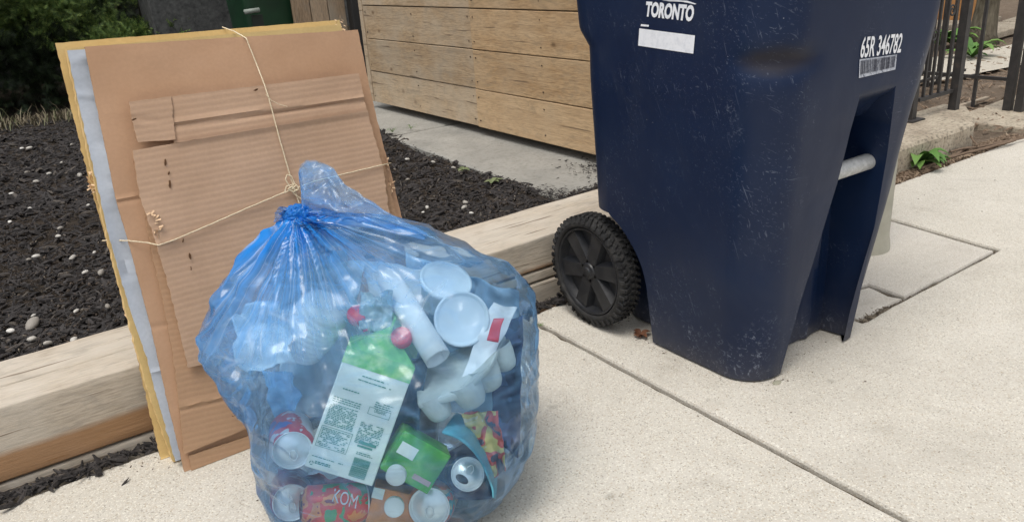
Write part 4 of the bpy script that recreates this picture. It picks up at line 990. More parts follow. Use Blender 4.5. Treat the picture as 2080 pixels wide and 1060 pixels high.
def framebox(u0, v0, u1, v1, t=.006):
    fr_.extend([(u0, v0, u1, v0+t*.6), (u0, v1-t*.6, u1, v1), (u0, v0, u0+t, v1), (u1-t, v0, u1, v1)])
framebox(.58, .545, .90, .605); framebox(.04, .185, .49, .355)
fr_ += [(.60, .30, .86, .325), (.60, .275, .82, .29)]
tag(inked('print_boxes', fr_, GINK, ct, M, W, H, .0017), kind='stuff')
br_ = []; v = .035
while v < .19: h_ = random.choice((.0025, .004, .006)); br_.append((.62, v, .86, v+h_)); v += h_+random.choice((.002, .003))
inked('barcode', br_, plain('barcode_teal', (.02, .22, .17), .5), ct, M, W, H, .0017)
for q, (s_, c4) in enumerate((('THIS ORGANIC', ((.30, .86), (.76, .86), (.76, .838), (.30, .838))),)): pass
printed('print_heading', 'ORGANIC', [M @ Vector((a*W, b*H, 0)) for a, b in ((.66, .60), (.84, .60), (.84, .57), (.66, .57))], M.to_3x3() @ Vector((0, 0, 1)), ct, GINK, .01, .0018)
mb = MB(); 
for k in range(3):
    a = 2*PI*k/3; mb.tube([M @ Vector((.075*W+.010*W*2.6*math.cos(a+t), .045*H+.026*W*math.sin(a+t), .0018)) for t in (0, .5, 1.0, 1.5)], .0007, 4)
mb.build('recycling_ring', GINK, ct)
# second carton behind, strawberry print and a red cap
def mk_berry():
    m = Mat('carton_berry_print', .4, .5); co = m.coords(); v = m.vor(co, 16, out='Distance'); f = m.noise(co, 22, 3)
    c = m.ramp(f, [(.3, (.10, .42, .14)), (.6, (.42, .62, .36))]); c = m.mix(m.ramp(v, [(.30, 1), (.36, 0)]), c, (.72, .05, .06))
    m.base(m.mix(m.ramp(f, [(.62, 0), (.7, .7)]), c, (.8, .8, .78))); return m.m
BERRY = mk_berry()
M2, W2, H2 = frame3((706, 800), (820, 826), (722, 665), 1.34, 1.38)
c2_ = carton('second juice carton with strawberry print and red caps, tucked behind the tall white one', M2, W2, H2, W2*.8, BERRY, BERRY, None)
for (px, py, D) in ((728, 645, 1.325), (817, 690, 1.275)):
    P = ond(px, py, D); T = Matrix.Translation(P) @ (-(FW)+Vector((0, 0, .9))).to_track_quat('Z', 'Y').to_matrix().to_4x4()
    MB().lathe([(0, 0), (.018, 0), (.019, .003), (.018, .016), (.016, .018), (0, .018)], 24, T, caps=False).build('cap', REDP, c2_, True)
# cans
ALU = plain('can_aluminium', (.80, .82, .84), .30, .5, .6, .05)
def canlike(label, px, py, D, axis, mat, r=.033, L=.115, opened=False, name='drink_can', tabrot=0):
    P = ond(px, py, D); ax = Vector(axis).normalized(); Q = ax.to_track_quat('Z', 'Y'); T = Matrix.Translation(P) @ Q.to_matrix().to_4x4() @ Matrix.Rotation(tabrot, 4, 'Z')
    t = thing(name, label, 'can', tuple(P-ax*L/2))
    MB().lathe([(.022, -L), (.026, -L+.003), (r, -L+.012), (r, -.016), (r*.93, -.006), (r*.845, -.001)], 40, T, caps=False).build('can_body', mat, t, True)
    lid_ = MB().lathe([(r*.845, -.0015), (r*.87, .0012), (r*.83, .0018), (r*.80, -.001), (r*.77, -.005), (r*.73, -.0055), (r*.70, -.0035), (0, -.003)], 40, T, caps=False).build('can_lid', ALU, t, True)
    if opened:
        hp = [(r*.12+r*.30*math.cos(a)*1.0, r*.36+r*.20*math.sin(a)) for a in [2*PI*k/16 for k in range(16)]]
        MB().add([(x*1.2-.001, y, -.0022) for x, y in hp], [tuple(range(16))], T).build('mouth', plain('can_dark', (.012, .012, .014), .6), lid_)
    tb = MB().tube([Vector((T @ Vector((x*r, y*r, .0005)))) for x, y in ((-.14, -.05), (-.18, -.3), (-.08, -.48), (.08, -.48), (.18, -.3), (.14, -.05), (0, .02), (-.14, -.05))], .0014, 5); tb.build('tab', ALU, lid_, True)
    return t, T
def mk_canlab(name, cols, sc=14):
    m = Mat(name, .3, .5); m.b.inputs['Metallic'].default_value = .3; co = m.coords(scale=(1, 1, .7)); f = m.noise(co, sc, 3, .5, .4)
    m.base(m.ramp(f, cols, 'CONSTANT')); return m.m
canlike('aluminium can lying with its lid facing out beside the foot of the tall white carton', 594, 914, 1.195, (-.25, -.82, .18), mk_canlab('can_red_blue', [(0, (.08, .12, .4)), (.45, (.55, .06, .08)), (.55, (.6, .6, .65))]), .0395)
canlike('lowest left can in the blue bag, lid facing out, beside the red fruit print can', 592, 1020, 1.205, (-.25, -.82, .30), mk_canlab('can_plum', [(0, (.25, .05, .12)), (.5, (.45, .35, .42)), (.58, (.5, .08, .12))]), .039)
canlike('opened grey can with its drinking hole facing out inside the teal sleeve', 950, 962, 1.18, (-.25, -.70, .55), mk_canlab('can_navy', [(0, (.02, .04, .12)), (.6, (.05, .09, .2))]), .0345, opened=True, tabrot=2.4)
canlike('large can with orange label and lid facing out at the bottom right of the bag', 872, 1030, 1.175, (-.55, -.72, .32), mk_canlab('can_orange', [(0, (.75, .22, .06)), (.48, (.62, .55, .38)), (.56, (.08, .35, .40)), (.62, (.7, .12, .08))], 20), .043)
kt, KT = canlike('can lying on its side with red, orange and green fruit print and the letters KOM', 742, 1018, 1.205, (1, -.25, -.25), mk_canlab('can_fruit', [(0, (.10, .36, .14)), (.40, (.80, .07, .03)), (.54, (.85, .30, .08)), (.62, (.30, .05, .07)), (.68, (.6, .62, .5))], 30), .036)
kq = [ond(*q, 1.105) for q in ((684, 998), (722, 1012), (718, 1030), (680, 1016))]
_kb = [c for c in kt.children if c.name.startswith('can_body')][0]; _W = world_of(_kb); KB = BVHTree.FromPolygons([_W @ v.co for v in _kb.data.vertices], [tuple(p.vertices) for p in _kb.data.polygons])
kq = [Vector(q) for q in ((680, 992), (728, 1006), (722, 1032), (674, 1018))]
_u, _f = text_verts('KOM', .0)
def on_can(a, b):
    q = kq[3].lerp(kq[2], a).lerp(kq[0].lerp(kq[1], a), b); d = ray(q.x, q.y).normalized(); h = KB.ray_cast(EYE, d)
    return h[0]+h[1].normalized()*(.0012 if h[1].dot(d) < 0 else -.0012) if h[0] else ond(q.x, q.y, 1.17)
obj('lettering', [on_can(a, b) for a, b in _u], _f, WHITE, kt)
# rolled white paper
PAP = plain('white_paper', (.76, .77, .78), .7, var=.04)
def roll(label, a, b, r0, turns, mat, name='paper_roll'):
    a = Vector(a); b = Vector(b); ax = (b-a).normalized(); u_ = ax.orthogonal().normalized(); w_ = ax.cross(u_); N = int(turns*26); vs = []; fs = []
    for k in range(N+1):
        t = 2*PI*k/26; r_ = r0*(1-.10*k/26+.02*nz(k*.2)); d = u_*math.cos(t)*r_+w_*math.sin(t)*r_; vs += [a+d, a.lerp(b, .5)+d*1.03, b+d*(1.02)]
    for k in range(N): fs += [(3*k, 3*k+1, 3*k+4, 3*k+3), (3*k+1, 3*k+2, 3*k+5, 3*k+4)]
    o = obj(name, vs, fs, mat, smooth=True, loc=a); m_ = o.modifiers.new('thickness', 'SOLIDIFY'); m_.thickness = .0006; return tag(o, label, 'paper')
roll('rolled sheet of white paper slanting across the bag with its open end down', ond(786, 562, 1.385), ond(889, 728, 1.245), .024, 2.3, PAP)
# tubs
PLW = plain('white_tub_plastic', (.70, .76, .80), .35, var=.04)
def tub(label, px, py, D, axis, prof, name='plastic_tub', mat=PLW, parts=()):
    P = ond(px, py, D); T = Matrix.Translation(P) @ Vector(axis).normalized().to_track_quat('Z', 'Y').to_matrix().to_4x4()
    t = thing(name, label, 'tub', tuple(P)); MB().lathe(prof, 48, T, caps=False).build('tub_body', mat, t, True)
    for nm, p_, m_ in parts: MB().lathe(p_, 48, T, caps=False).build(nm, m_, t, True)
    return t
LIDP = [(.049, -.004), (.0505, -.002), (.0505, .006), (.047, .0075), (.044, .0045), (.041, .003), (0, .0028)]
tub('round white plastic tub with its flat grey lid facing out, right of the paper roll', 938, 648, 1.31, (-.32, -.70, .40), [(.036, -.07), (.046, -.006), (.049, -.003)], parts=(('tub_lid', LIDP, plain('grey_white_lid', (.58, .64, .70), .4, var=.03)),))
tub('second white tub lying above and behind the round lidded tub', 905, 572, 1.39, (.1, -.45, .85), [(.034, -.06), (.045, -.006), (.048, -.003)], parts=(('tub_lid', LIDP, PLW),))
ribs = []
for k in range(10): z = -.05+.011*k; ribs += [(.046+.004*math.sin(PI*k/9), z), (.0478+.004*math.sin(PI*k/9), z+.0045), (.046+.004*math.sin(PI*k/9), z+.009)]
tub('ribbed white plastic jar lying at the left of the bag above the cans', 632, 668, 1.365, (.45, -.45, .75), [(.0, -.056), (.035, -.055), (.044, -.052)]+ribs+[(.040, .066), (.030, .070), (0, .071)], 'plastic_jar')
# egg carton
PULP = plain('grey_pulp', (.46, .49, .48), .9, var=.1, bumpy=.6)
ME, WE, HE = frame3((848, 815), (998, 752), (842, 770), 1.20, 1.24)
ec = thing('egg_carton', 'grey pulp egg carton lying tilted with its cups showing below the tubs', 'egg carton', tuple(ME.translation))
fr = MB(); 
P4 = [ond(852, 832, 1.220), ond(940, 812, 1.215), ond(1000, 752, 1.225), ond(1030, 690, 1.325), ond(930, 720, 1.375), ond(845, 760, 1.315)]
nrm = (P4[1]-P4[0]).cross(P4[4]-P4[0]).normalized(); nrm = nrm if nrm.z > 0 else -nrm
fr.add(P4+[p+nrm*.012 for p in P4], [(0,1,2,3,4,5)[::-1], (6,7,8,9,10,11)]+[(i, (i+1) % 6, 6+(i+1) % 6, 6+i) for i in range(6)])
bevel(recalc(fr.build('tray', PULP, ec)), .004, 3)
for (px, py, D, s_) in ((882, 822, 1.24, 1), (948, 796, 1.24, 1.12), (984, 762, 1.265, 1.05), (1016, 722, 1.30, .9)):
    P = ond(px, py-8, D); T = Matrix.Translation(P) @ (-nrm*1.0+HR*.18-HD*.25).normalized().to_track_quat('Z', 'Y').to_matrix().to_4x4()
    MB().lathe([(.028*s_, -.012), (.0265*s_, .006), (.022*s_, .026), (.017*s_, .034), (.010*s_, .037), (0, .0375)], 20, T, caps=False).build('cup', PULP, ec, True)
# green small carton with a white flap, two white caps
GPK = Mat('green_pack', .35, .5); _c = GPK.coords(); GPK.base(GPK.ramp(GPK.noise(_c, 14, 3, .5, .6), [(.3, (.02, .18, .03)), (.52, (.07, .36, .05)), (.7, (.30, .58, .14))])); GPK = GPK.m
Mg, Wg, Hg = frame3((772, 952), (868, 1004), (812, 868), 1.165, 1.19)
gk = thing('drink_box', 'bright green drink box with a small white panel lying right of the tall carton', 'drink box', tuple(Mg.translation))
bevel(MB().box((0, 0, -Wg*.6), (Wg, Hg, 0), Mg).build('box_body', GPK, gk), .002)
MB().box((Wg*.08, Hg*.50, .0), (Wg*.42, Hg*.78, .0012), Mg).build('white_panel', WCART, gk)
MB().box((Wg*.58, Hg*.16, .0), (Wg*.94, Hg*.28, .0012), Mg).build('dark_badge', plain('badge_pink', (.45, .32, .34), .5), gk)
Mo, Wo, Ho = frame3((742, 1062), (845, 1085), (752, 985), 1.165, 1.19)
ok_ = thing('drink_box', 'orange brown drink box at the bottom of the bag below the green one', 'drink box', tuple(Mo.translation))
bevel(MB().box((0, 0, -Wo*.6), (Wo, Ho, 0), Mo).build('box_body', plain('orange_pack', (.60, .24, .09), .4, var=.25), ok_), .002)
MB().box((-.02*Wo, Ho*.70, .0), (Wo*.20, Ho*.98, .0012), Mo).build('pale_badge', WCART, ok_)
def screwcap(px, py, D, axis, s_, t):
    T = Matrix.Translation(ond(px, py, D)) @ Vector(axis).normalized().to_track_quat('Z', 'Y').to_matrix().to_4x4()
    prof = [(.0, .0), (.0125*s_, 0), (.013*s_, .002), (.013*s_, .013), (.0115*s_, .015), (0, .015)]
    o = MB().lathe(prof, 24, T, caps=False).build('cap', CAPW, t, True); return o
screwcap(806, 960, 1.152, (-.45, -.65, .10), 1.35, gk); screwcap(801, 1026, 1.148, (-.35, -.75, .35), 1.35, ok_)
# teal sleeve: bent sheet of card around the opened can
TEAL = plain('teal_card', (.10, .38, .50), .45, var=.12)
def strip(name, A, B, mat, th=.002, parent=None, n=30, sub=1):
    def cr(P, t):
        k = min(len(P)-2, int(t)); f = t-k; p0 = P[max(0, k-1)]; p1 = P[k]; p2 = P[k+1]; p3 = P[min(len(P)-1, k+2)]
        return .5*((2*p1)+(p2-p0)*f+(2*p0-5*p1+4*p2-p3)*f*f+(3*p1-p0-3*p2+p3)*f**3)
    vs, fs = [], []
    for i in range(n+1):
        t = (len(A)-1)*i/n; a = cr(A, min(t, len(A)-1-1e-6)); b = cr(B, min(t, len(A)-1-1e-6)); m_ = 8
        for j in range(m_+1): vs.append(a.lerp(b, j/m_))
        if i: 
            for j in range(m_): q = (i-1)*(m_+1)+j; fs.append((q, q+1, q+m_+2, q+m_+1))
    o = obj(name, vs, fs, mat, parent, smooth=True, loc=A[0] if not parent else None); s_ = o.modifiers.new('thickness', 'SOLIDIFY'); s_.thickness = th; return o
tag(strip('card_sleeve', [ond(898, 880, 1.20), ond(935, 895, 1.16), ond(970, 930, 1.15), ond(996, 985, 1.15), ond(1000, 1010, 1.15)], [ond(925, 838, 1.30), ond(955, 860, 1.30), ond(985, 905, 1.28), ond(1006, 965, 1.26), ond(1004, 1012, 1.24)], TEAL, .003),
    'light teal card sleeve curving round the opened can', 'card sleeve')
tag(strip('dark_liner', [ond(862, 940, 1.24), ond(905, 920, 1.23), ond(960, 900, 1.23), ond(1000, 960, 1.22)], [ond(850, 1010, 1.22), ond(905, 1012, 1.20), ond(960, 1015, 1.20), ond(1000, 1012, 1.19)], plain('navy_card', (.015, .035, .10), .4), .002), 'dark navy sheet of card behind the opened can', 'card')
# crumpled soft pieces
def crumple(name, label, cat, c4, mat, amp=.02, fr=14, n=34, seed=0, th=.0008, bulge=0):
    c = [ond(*q) for q in c4]; nn = (c[1]-c[0]).cross(c[3]-c[0]).normalized(); vs = []; fs = []
    for j in range(n+1):
        for i in range(n+1):
            u, v_ = i/n, j/n; p = quad(c, u, v_); e = 1-abs(fbm(p.x*fr+seed, p.y*fr, p.z*fr, 3))*2
            q = p+nn*(amp*e+bulge*math.sin(PI*u)*math.sin(PI*v_))+Vector((.006*nz(p.x*25, seed, 1), 0, .008*nz(p.x*30, p.z*30, seed))); vs.append(q)
            if i and j: a = j*(n+1)+i; fs.append((a-n-2, a-n-1, a, a-1))
    o = obj(name, vs, fs, mat, smooth=True, loc=c[0]); s_ = o.modifiers.new('thickness', 'SOLIDIFY'); s_.thickness = th; return tag(o, label, cat)
def mk_snack():
    m = Mat('snack_wrapper', .3, .6); co = m.coords(); f = m.noise(co, 22, 2, .4, .8)
    m.base(m.ramp(f, [(0, (.05, .04, .08)), (.36, (.60, .08, .06)), (.45, (.70, .55, .18)), (.56, (.74, .66, .45)), (.66, (.35, .15, .08)), (.72, (.6, .62, .6))], 'CONSTANT')); return m.m
crumple('snack_wrapper', 'crinkled yellow and red snack wrapper at the lower right inside the bag', 'wrapper', [(935, 842, 1.25), (1012, 835, 1.24), (1026, 960, 1.19), (975, 985, 1.22)], mk_snack(), .016, 18, seed=3)
crumple('dark_pouch', 'dark blue and red pouch at the right edge inside the bag', 'pouch', [(1000, 660, 1.36), (1062, 640, 1.36), (1052, 930, 1.24), (1000, 900, 1.26)], mk_canlab('pouch_dark', [(0, (.02, .03, .09)), (.52, (.06, .10, .24)), (.64, (.35, .05, .08)), (.7, (.5, .5, .55))], 12), .02, 12, seed=5, bulge=.02)
crumple('white_sheet', 'broad white sheet of paper above the paper roll near the top of the bag', 'paper', [(735, 525, 1.46), (862, 545, 1.46), (872, 640, 1.42), (752, 605, 1.42)], PAP, .010, 9, seed=8)
FOGW = plain('cloudy_plastic', (.56, .66, .74), .3, var=.06)
crumple('cloudy_wrap', 'cloudy white plastic wrap filling the upper left of the bag', 'wrap', [(560, 555, 1.41), (740, 530, 1.42), (712, 650, 1.39), (545, 700, 1.38)], FOGW, .03, 11, seed=11, bulge=.03)
crumple('cloudy_wrap', 'pale plastic film piece below the cartons\' roofs at the far left of the bag', 'wrap', [(470, 630, 1.34), (560, 600, 1.35), (600, 740, 1.25), (480, 740, 1.26)], FOGW, .03, 12, seed=13, bulge=.02)
crumple('clear_tray', 'grey-white blister tray behind the strawberry carton', 'tray', [(730, 588, 1.33), (800, 590, 1.33), (800, 680, 1.29), (725, 660, 1.28)], plain('tray_grey', (.33, .40, .42), .3, var=.3), .02, 20, seed=15)
crumple('receipt_film', 'long printed white film strip hanging right of the round lidded tub', 'film', [(1002, 610, 1.33), (1052, 625, 1.33), (985, 760, 1.24), (935, 770, 1.25)], plain('film_white', (.66, .68, .72), .4, var=.05), .006, 9, seed=17)
P = [ond(*q, 1.21) for q in ((1000, 655), (1022, 650), (1010, 700), (990, 705))]
crumple('red_label', 'small red printed label on the white film strip', 'label', [(1003, 650, 1.28), (1024, 648, 1.28), (1012, 694, 1.26), (988, 692, 1.26)], REDP, .002, 9, 8, 19)
# dim cardboard and mixed pieces deep in the bag
BOXK = plain('dim_kraft', (.18, .13, .10), .8, var=.2)
mb = MB().box((-.13, -.06, 0), (.08, .06, .18), Matrix.Translation(HD*1.43+HR*(-.27)+Vector((0, 0, .02))) @ Matrix.Rotation(YAW-PI/2, 4, 'Z') @ Matrix.Rotation(.15, 4, 'Y'))
tag(bevel(mb.build('inner_box', plain('deep_kraft_box', (.26, .27, .28), .6, var=.4), loc=tuple(HD*1.43+HR*(-.27))), .004), 'grey crushed box deep in the bag behind the cartons and cans', 'box')
crumple('cloudy_wrap', 'large pale wrap lining the back of the bag from knot to cans', 'wrap', [(560, 540, 1.46), (700, 510, 1.46), (760, 860, 1.42), (580, 850, 1.42)], FOGW, .03, 9, 44, seed=31)
crumple('cloudy_wrap', 'pale bluish wrap at the right rear of the bag behind the tubs and egg carton', 'wrap', [(820, 520, 1.46), (1055, 600, 1.44), (1050, 860, 1.40), (840, 830, 1.42)], plain('pale_blue_wrap', (.40, .54, .70), .35, var=.15), .03, 10, 44, seed=33)
crumple('cloudy_wrap', 'small crumpled clear wrap at the left side of the bag above the upper can', 'wrap', [(525, 755, 1.36), (600, 760, 1.34), (610, 860, 1.31), (555, 865, 1.32)], plain('blue_wrap', (.22, .42, .66), .3, var=.3), .02, 14, seed=37)
crumple('navy_wrapper', 'dark blue wrapper showing between the tall carton and the egg carton', 'wrapper', [(800, 720, 1.27), (870, 730, 1.27), (850, 880, 1.22), (770, 880, 1.22)], plain('navy_wrap', (.03, .07, .12), .4, var=.3), .02, 15, seed=21)
crumple('plum_wrapper', 'plum red wrapper strip under the foot of the tall white carton', 'wrapper', [(560, 960, 1.27), (740, 975, 1.25), (740, 1030, 1.25), (560, 1000, 1.27)], mk_canlab('plum_wrap', [(0, (.22, .06, .10)), (.5, (.42, .12, .16)), (.6, (.5, .42, .46))], 20), .012, 18, seed=23)

# ================================================================== BLUE BAG FILM
def dguess(py): return interp([(400, 1.44), (500, 1.41), (620, 1.36), (800, 1.33), (950, 1.30), (1100, 1.26)], py)
LP = [(592, 438), (560, 462), (520, 492), (465, 548), (432, 600), (409, 668), (412, 690), (440, 728), (500, 790), (524, 850), (521, 900), (532, 945), (546, 1000), (556, 1038), (590, 1062)]
RP = [(618, 438), (760, 448), (850, 466), (900, 490), (960, 522), (1030, 558), (1068, 588), (1084, 615), (1090, 700), (1090, 800), (1086, 860), (1062, 925), (1022, 980), (1000, 1012), (975, 1042)]
def zs_(P):
    out = []
    for px, py in P:
        D = dguess(py); p = ond(px, py, D); s_ = (p-EYE).dot(HR); out.append((max(0, p.z), s_))
    out.sort(); return out
ZL, ZR = zs_(LP), zs_(RP)
ztop = min(ZL[-1][0], ZR[-1][0]); zbot = 0.002
knot = ond(605, 440, 1.44)
def hd_(z): return interp([(0, .15), (.02, .19), (.08, .225), (.2, .235), (.32, .225), (.40, .19), (.46, .14), (.52, .07), (.57, .03), (.62, .018)], z)
def dc_(z): return interp([(0, 1.345), (.2, 1.35), (.35, 1.375), (.45, 1.40), (.55, 1.435), (.62, 1.44)], z)
NR, NT = 190, 340
vs, dens, pol = [], [], []
for j in range(NR+1):
    t = j/NR; z = zbot+(ztop-zbot)*t
    l = interp(ZL, z); r = interp(ZR, z); c = (l+r)/2; h = (r-l)/2; d0 = dc_(z); dd = min(hd_(z), max(.016, h*1.1))
    up_ = max(0, (z-.25)/(ztop-.25))
    for i in range(NT):
        a = 2*PI*i/NT; ca, sa = math.cos(a), math.sin(a); e = .68
        x = math.copysign(abs(ca)**e, ca); y = math.copysign(abs(sa)**e, sa)
        # pleats gather towards the knot, soft dents elsewhere
        # direction as seen from the knot
        ps = c+h*x; ks = (knot-EYE).dot(HR); kd = knot.dot(HD); pd_ = d0+dd*y
        ang = math.atan2(ps-ks, (knot.z-z)*1.0+.02)+(.6 if y > 0 else 0)
        dist = math.sqrt((ps-ks)**2+(z-knot.z)**2+(pd_-kd)**2)
        pl1 = 1-abs(nz(ang*5.5, .7*dist*3, y*.6+3))*2.2; pl2 = 1-abs(nz(ang*13, dist*3.2, y*1.1+9))*2.2
        fall = math.exp(-dist/.22)
        amp = .027*fall*min(1, dist/.06)
        fold = amp*(pl1+.5*pl2-.8)
        P0 = Vector((ps, pd_, z))
        cr1 = 1-abs(nz(P0.x*9, P0.y*9, z*13+4))*2.4; cr2 = 1-abs(nz(P0.x*21+5, P0.y*21, z*26))*2.4; cr3 = 1-abs(nz(P0.x*5, P0.y*5+3, z*20+9*P0.x))*2.4
        mid = .0075*(cr1-.5)+.0016*(cr2-.5)+.0035*(cr3-.5)*sstep(.1, .3, z)*0+.003*(cr3-.5)
        q = fold+mid*min(1, dist/.15)*min(1, z/.03+.2)
        k = HR*(h*x+q*ca*1.1)+HD*(dd*y+q*sa*1.1)
        P = HR*c+HD*d0+k+Vector((0, 0, z)); P.z = max(.0012, P.z+q*.25)
        vs.append(P); pol.append((ang*7, dist*4, (3 if y > 0 else 0)))
        lump = sstep(.5, 1.0, pl1)*fall
        dn = .95*math.exp(-dist/.075)+.50*fall*max(0, pl1)+.30*math.exp(-dist/.26)+.10*max(0, cr3-.55)+.16*max(0, cr1-.75)+.17*sstep(.2, -1, ca)
        dens.append(min(1, dn))
bc_ = len(vs); vs.append(HR*(interp(ZL, 0)+interp(ZR, 0))*.5+HD*dc_(0)+Vector((0, 0, .0012))); dens.append(.3); pol.append((0, 2, 0))
fs = [(j*NT+i, j*NT+(i+1) % NT, (j+1)*NT+(i+1) % NT, (j+1)*NT+i) for j in range(NR) for i in range(NT)]+[((i+1) % NT, i, bc_) for i in range(NT)]
def mk_film():
    m = bpy.data.materials.new('blue_bag_film'); m.use_nodes = True; t = m.node_tree; N = t.nodes; N.clear(); L = t.links.new
    def nd(ty, **k):
        o = N.new(ty)
        for a, v in k.items(): setattr(o, a, v)
        return o
    out = nd('ShaderNodeOutputMaterial'); at = nd('ShaderNodeAttribute', attribute_name='dens')
    tc = nd('ShaderNodeTexCoord')
    def noise_(sc, dist=0, det=4, scale=(1, 1, 1), rot=(0, 0, 0)):
        mp = nd('ShaderNodeMapping'); mp.inputs['Scale'].default_value = scale; mp.inputs['Rotation'].default_value = rot; L(tc.outputs['Object'], mp.inputs['Vector'])
        o = nd('ShaderNodeTexNoise'); o.inputs['Scale'].default_value = sc; o.inputs['Detail'].default_value = det; o.inputs['Distortion'].default_value = dist; L(mp.outputs[0], o.inputs['Vector']); return o.outputs['Fac']
    def mth(op, a, b=0, cl=False):
        o = nd('ShaderNodeMath', operation=op); o.use_clamp = cl
        for v, i in ((a, 0), (b, 1)):
            if isinstance(v, bpy.types.NodeSocket): L(v, o.inputs[i])
            else: o.inputs[i].default_value = v
        return o.outputs[0]
    # crisp creases: flat shards of film at slightly different tilts, long ones fanning out of the knot
    pa = nd('ShaderNodeAttribute', attribute_name='pol')
    def ridge(x, w_): return mth('SUBTRACT', 1, mth('MULTIPLY', mth('ABSOLUTE', mth('SUBTRACT', x, .5)), w_), True)
    def shards(src, sc, scale, rot, smooth):
        mp = nd('ShaderNodeMapping'); mp.inputs['Scale'].default_value = scale; mp.inputs['Rotation'].default_value = rot; L(src, mp.inputs['Vector'])
        wn = nd('ShaderNodeTexNoise'); wn.inputs['Scale'].default_value = sc*.5; wn.inputs['Detail'].default_value = 1; L(mp.outputs[0], wn.inputs['Vector'])
        ma = nd('ShaderNodeVectorMath', operation='MULTIPLY_ADD'); ma.inputs[1].default_value = (.9/sc,)*3; L(wn.outputs['Color'], ma.inputs[0]); L(mp.outputs[0], ma.inputs[2])
        o = nd('ShaderNodeTexVoronoi', feature='SMOOTH_F1'); o.inputs['Scale'].default_value = sc; o.inputs['Smoothness'].default_value = smooth*.45; L(ma.outputs[0], o.inputs['Vector'])
        sb = nd('ShaderNodeVectorMath', operation='SUBTRACT'); L(o.outputs['Color'], sb.inputs[0]); sb.inputs[1].default_value = (.5, .5, .5); return sb.outputs[0]
    s1 = shards(tc.outputs['Object'], 11, (1, 1, .55), (.3, .5, .2), .35); s2 = shards(tc.outputs['Object'], 9, (.5, .5, 2.2), (.15, -.2, 0), .3); s3 = shards(pa.outputs['Vector'], 1.1, (1.0, .35, 1), (0, 0, 0), .3)
    def vsc(v, k):
        o = nd('ShaderNodeVectorMath', operation='SCALE'); L(v, o.inputs[0])
        if isinstance(k, bpy.types.NodeSocket): L(k, o.inputs['Scale'])
        else: o.inputs['Scale'].default_value = k
        return o.outputs[0]
    def vad(a, b): o = nd('ShaderNodeVectorMath', operation='ADD'); L(a, o.inputs[0]); L(b, o.inputs[1]); return o.outputs[0]
    sp_ = nd('ShaderNodeSeparateXYZ'); L(pa.outputs['Vector'], sp_.inputs[0])
    near = mth('SUBTRACT', 1.0, mth('MULTIPLY', sp_.outputs[1], .62), True)
    ge = nd('ShaderNodeNewGeometry')
    nn_ = vad(ge.outputs['Normal'], vad(vsc(s1, .30), vad(vsc(s2, .30), vsc(s3, mth('MULTIPLY', near, .9)))))
    nm = nd('ShaderNodeVectorMath', operation='NORMALIZE'); L(nn_, nm.inputs[0])
    class _B: pass
    bp = _B(); bp.outputs = [nm.outputs[0]]
    r1 = ridge(noise_(8, .5, 1), 22); r3 = ridge(noise_(5, .3, 1.5, (.45, .45, 3.0), (.1, -.15, 0)), 24)
    pn = nd('ShaderNodeTexNoise'); pn.inputs['Scale'].default_value = 1.3; pn.inputs['Detail'].default_value = 2
    pm_ = nd('ShaderNodeMapping'); pm_.inputs['Scale'].default_value = (1, .3, 1); L(pa.outputs['Vector'], pm_.inputs['Vector']); L(pm_.outputs[0], pn.inputs['Vector'])
    rad = mth('MULTIPLY', ridge(pn.outputs['Fac'], 11), near)
    def creases(src, sc, scale, rot, wd):
        mp = nd('ShaderNodeMapping'); mp.inputs['Scale'].default_value = scale; mp.inputs['Rotation'].default_value = rot; L(src, mp.inputs['Vector'])
        wn = nd('ShaderNodeTexNoise'); wn.inputs['Scale'].default_value = sc*.5; wn.inputs['Detail'].default_value = 2; L(mp.outputs[0], wn.inputs['Vector'])
        ma = nd('ShaderNodeVectorMath', operation='MULTIPLY_ADD'); ma.inputs[1].default_value = (1.1/sc,)*3; L(wn.outputs['Color'], ma.inputs[0]); L(mp.outputs[0], ma.inputs[2])
        o = nd('ShaderNodeTexVoronoi', feature='DISTANCE_TO_EDGE'); o.inputs['Scale'].default_value = sc; L(ma.outputs[0], o.inputs['Vector'])
        return mth('SUBTRACT', 1, mth('MULTIPLY', o.outputs['Distance'], 1/wd), True)
    gate = mth('MULTIPLY', mth('SUBTRACT', noise_(6, .3, 2), .52), 7, True)
    ln = mth('MULTIPLY', mth('MAXIMUM', creases(tc.outputs['Object'], 9, (1, 1, .55), (.3, .5, .2), .035), creases(tc.outputs['Object'], 8, (.5, .5, 2.2), (.15, -.2, 0), .045)), gate)
    ln = mth('MAXIMUM', ln, mth('MULTIPLY', creases(pa.outputs['Vector'], 1.2, (1, .3, 1), (0, 0, 0), .05), near))
    lw = nd('ShaderNodeLayerWeight'); lw.inputs['Blend'].default_value = .5
    fac = mth('ADD', mth('MULTIPLY', at.outputs['Fac'], .68), mth('MULTIPLY', mth('POWER', lw.outputs['Facing'], 3.0), .32))
    fac = mth('ADD', fac, mth('MULTIPLY', mth('MAXIMUM', r3, r1), .12)); fac = mth('ADD', fac, mth('MULTIPLY', rad, .38)); fac = mth('ADD', fac, mth('MULTIPLY', ln, .17)); fac = mth('ADD', fac, .025, True)
    tr_ = nd('ShaderNodeBsdfTransparent'); tr_.inputs['Color'].default_value = (.82, .94, 1.0, 1)
    cr = nd('ShaderNodeValToRGB'); e = cr.color_ramp.elements; e[0].position = 0; e[0].color = (.27, .58, .98, 1); e[1].position = .85; e[1].color = (.02, .33, .96, 1); L(at.outputs['Fac'], cr.inputs[0])
    lc_ = nd('ShaderNodeMix', data_type='RGBA'); L(mth('MULTIPLY', ln, .6), lc_.inputs[0]); L(cr.outputs[0], lc_.inputs[6]); lc_.inputs[7].default_value = (.80, .90, 1, 1)  # highlights along the creases painted in as near-white film colour
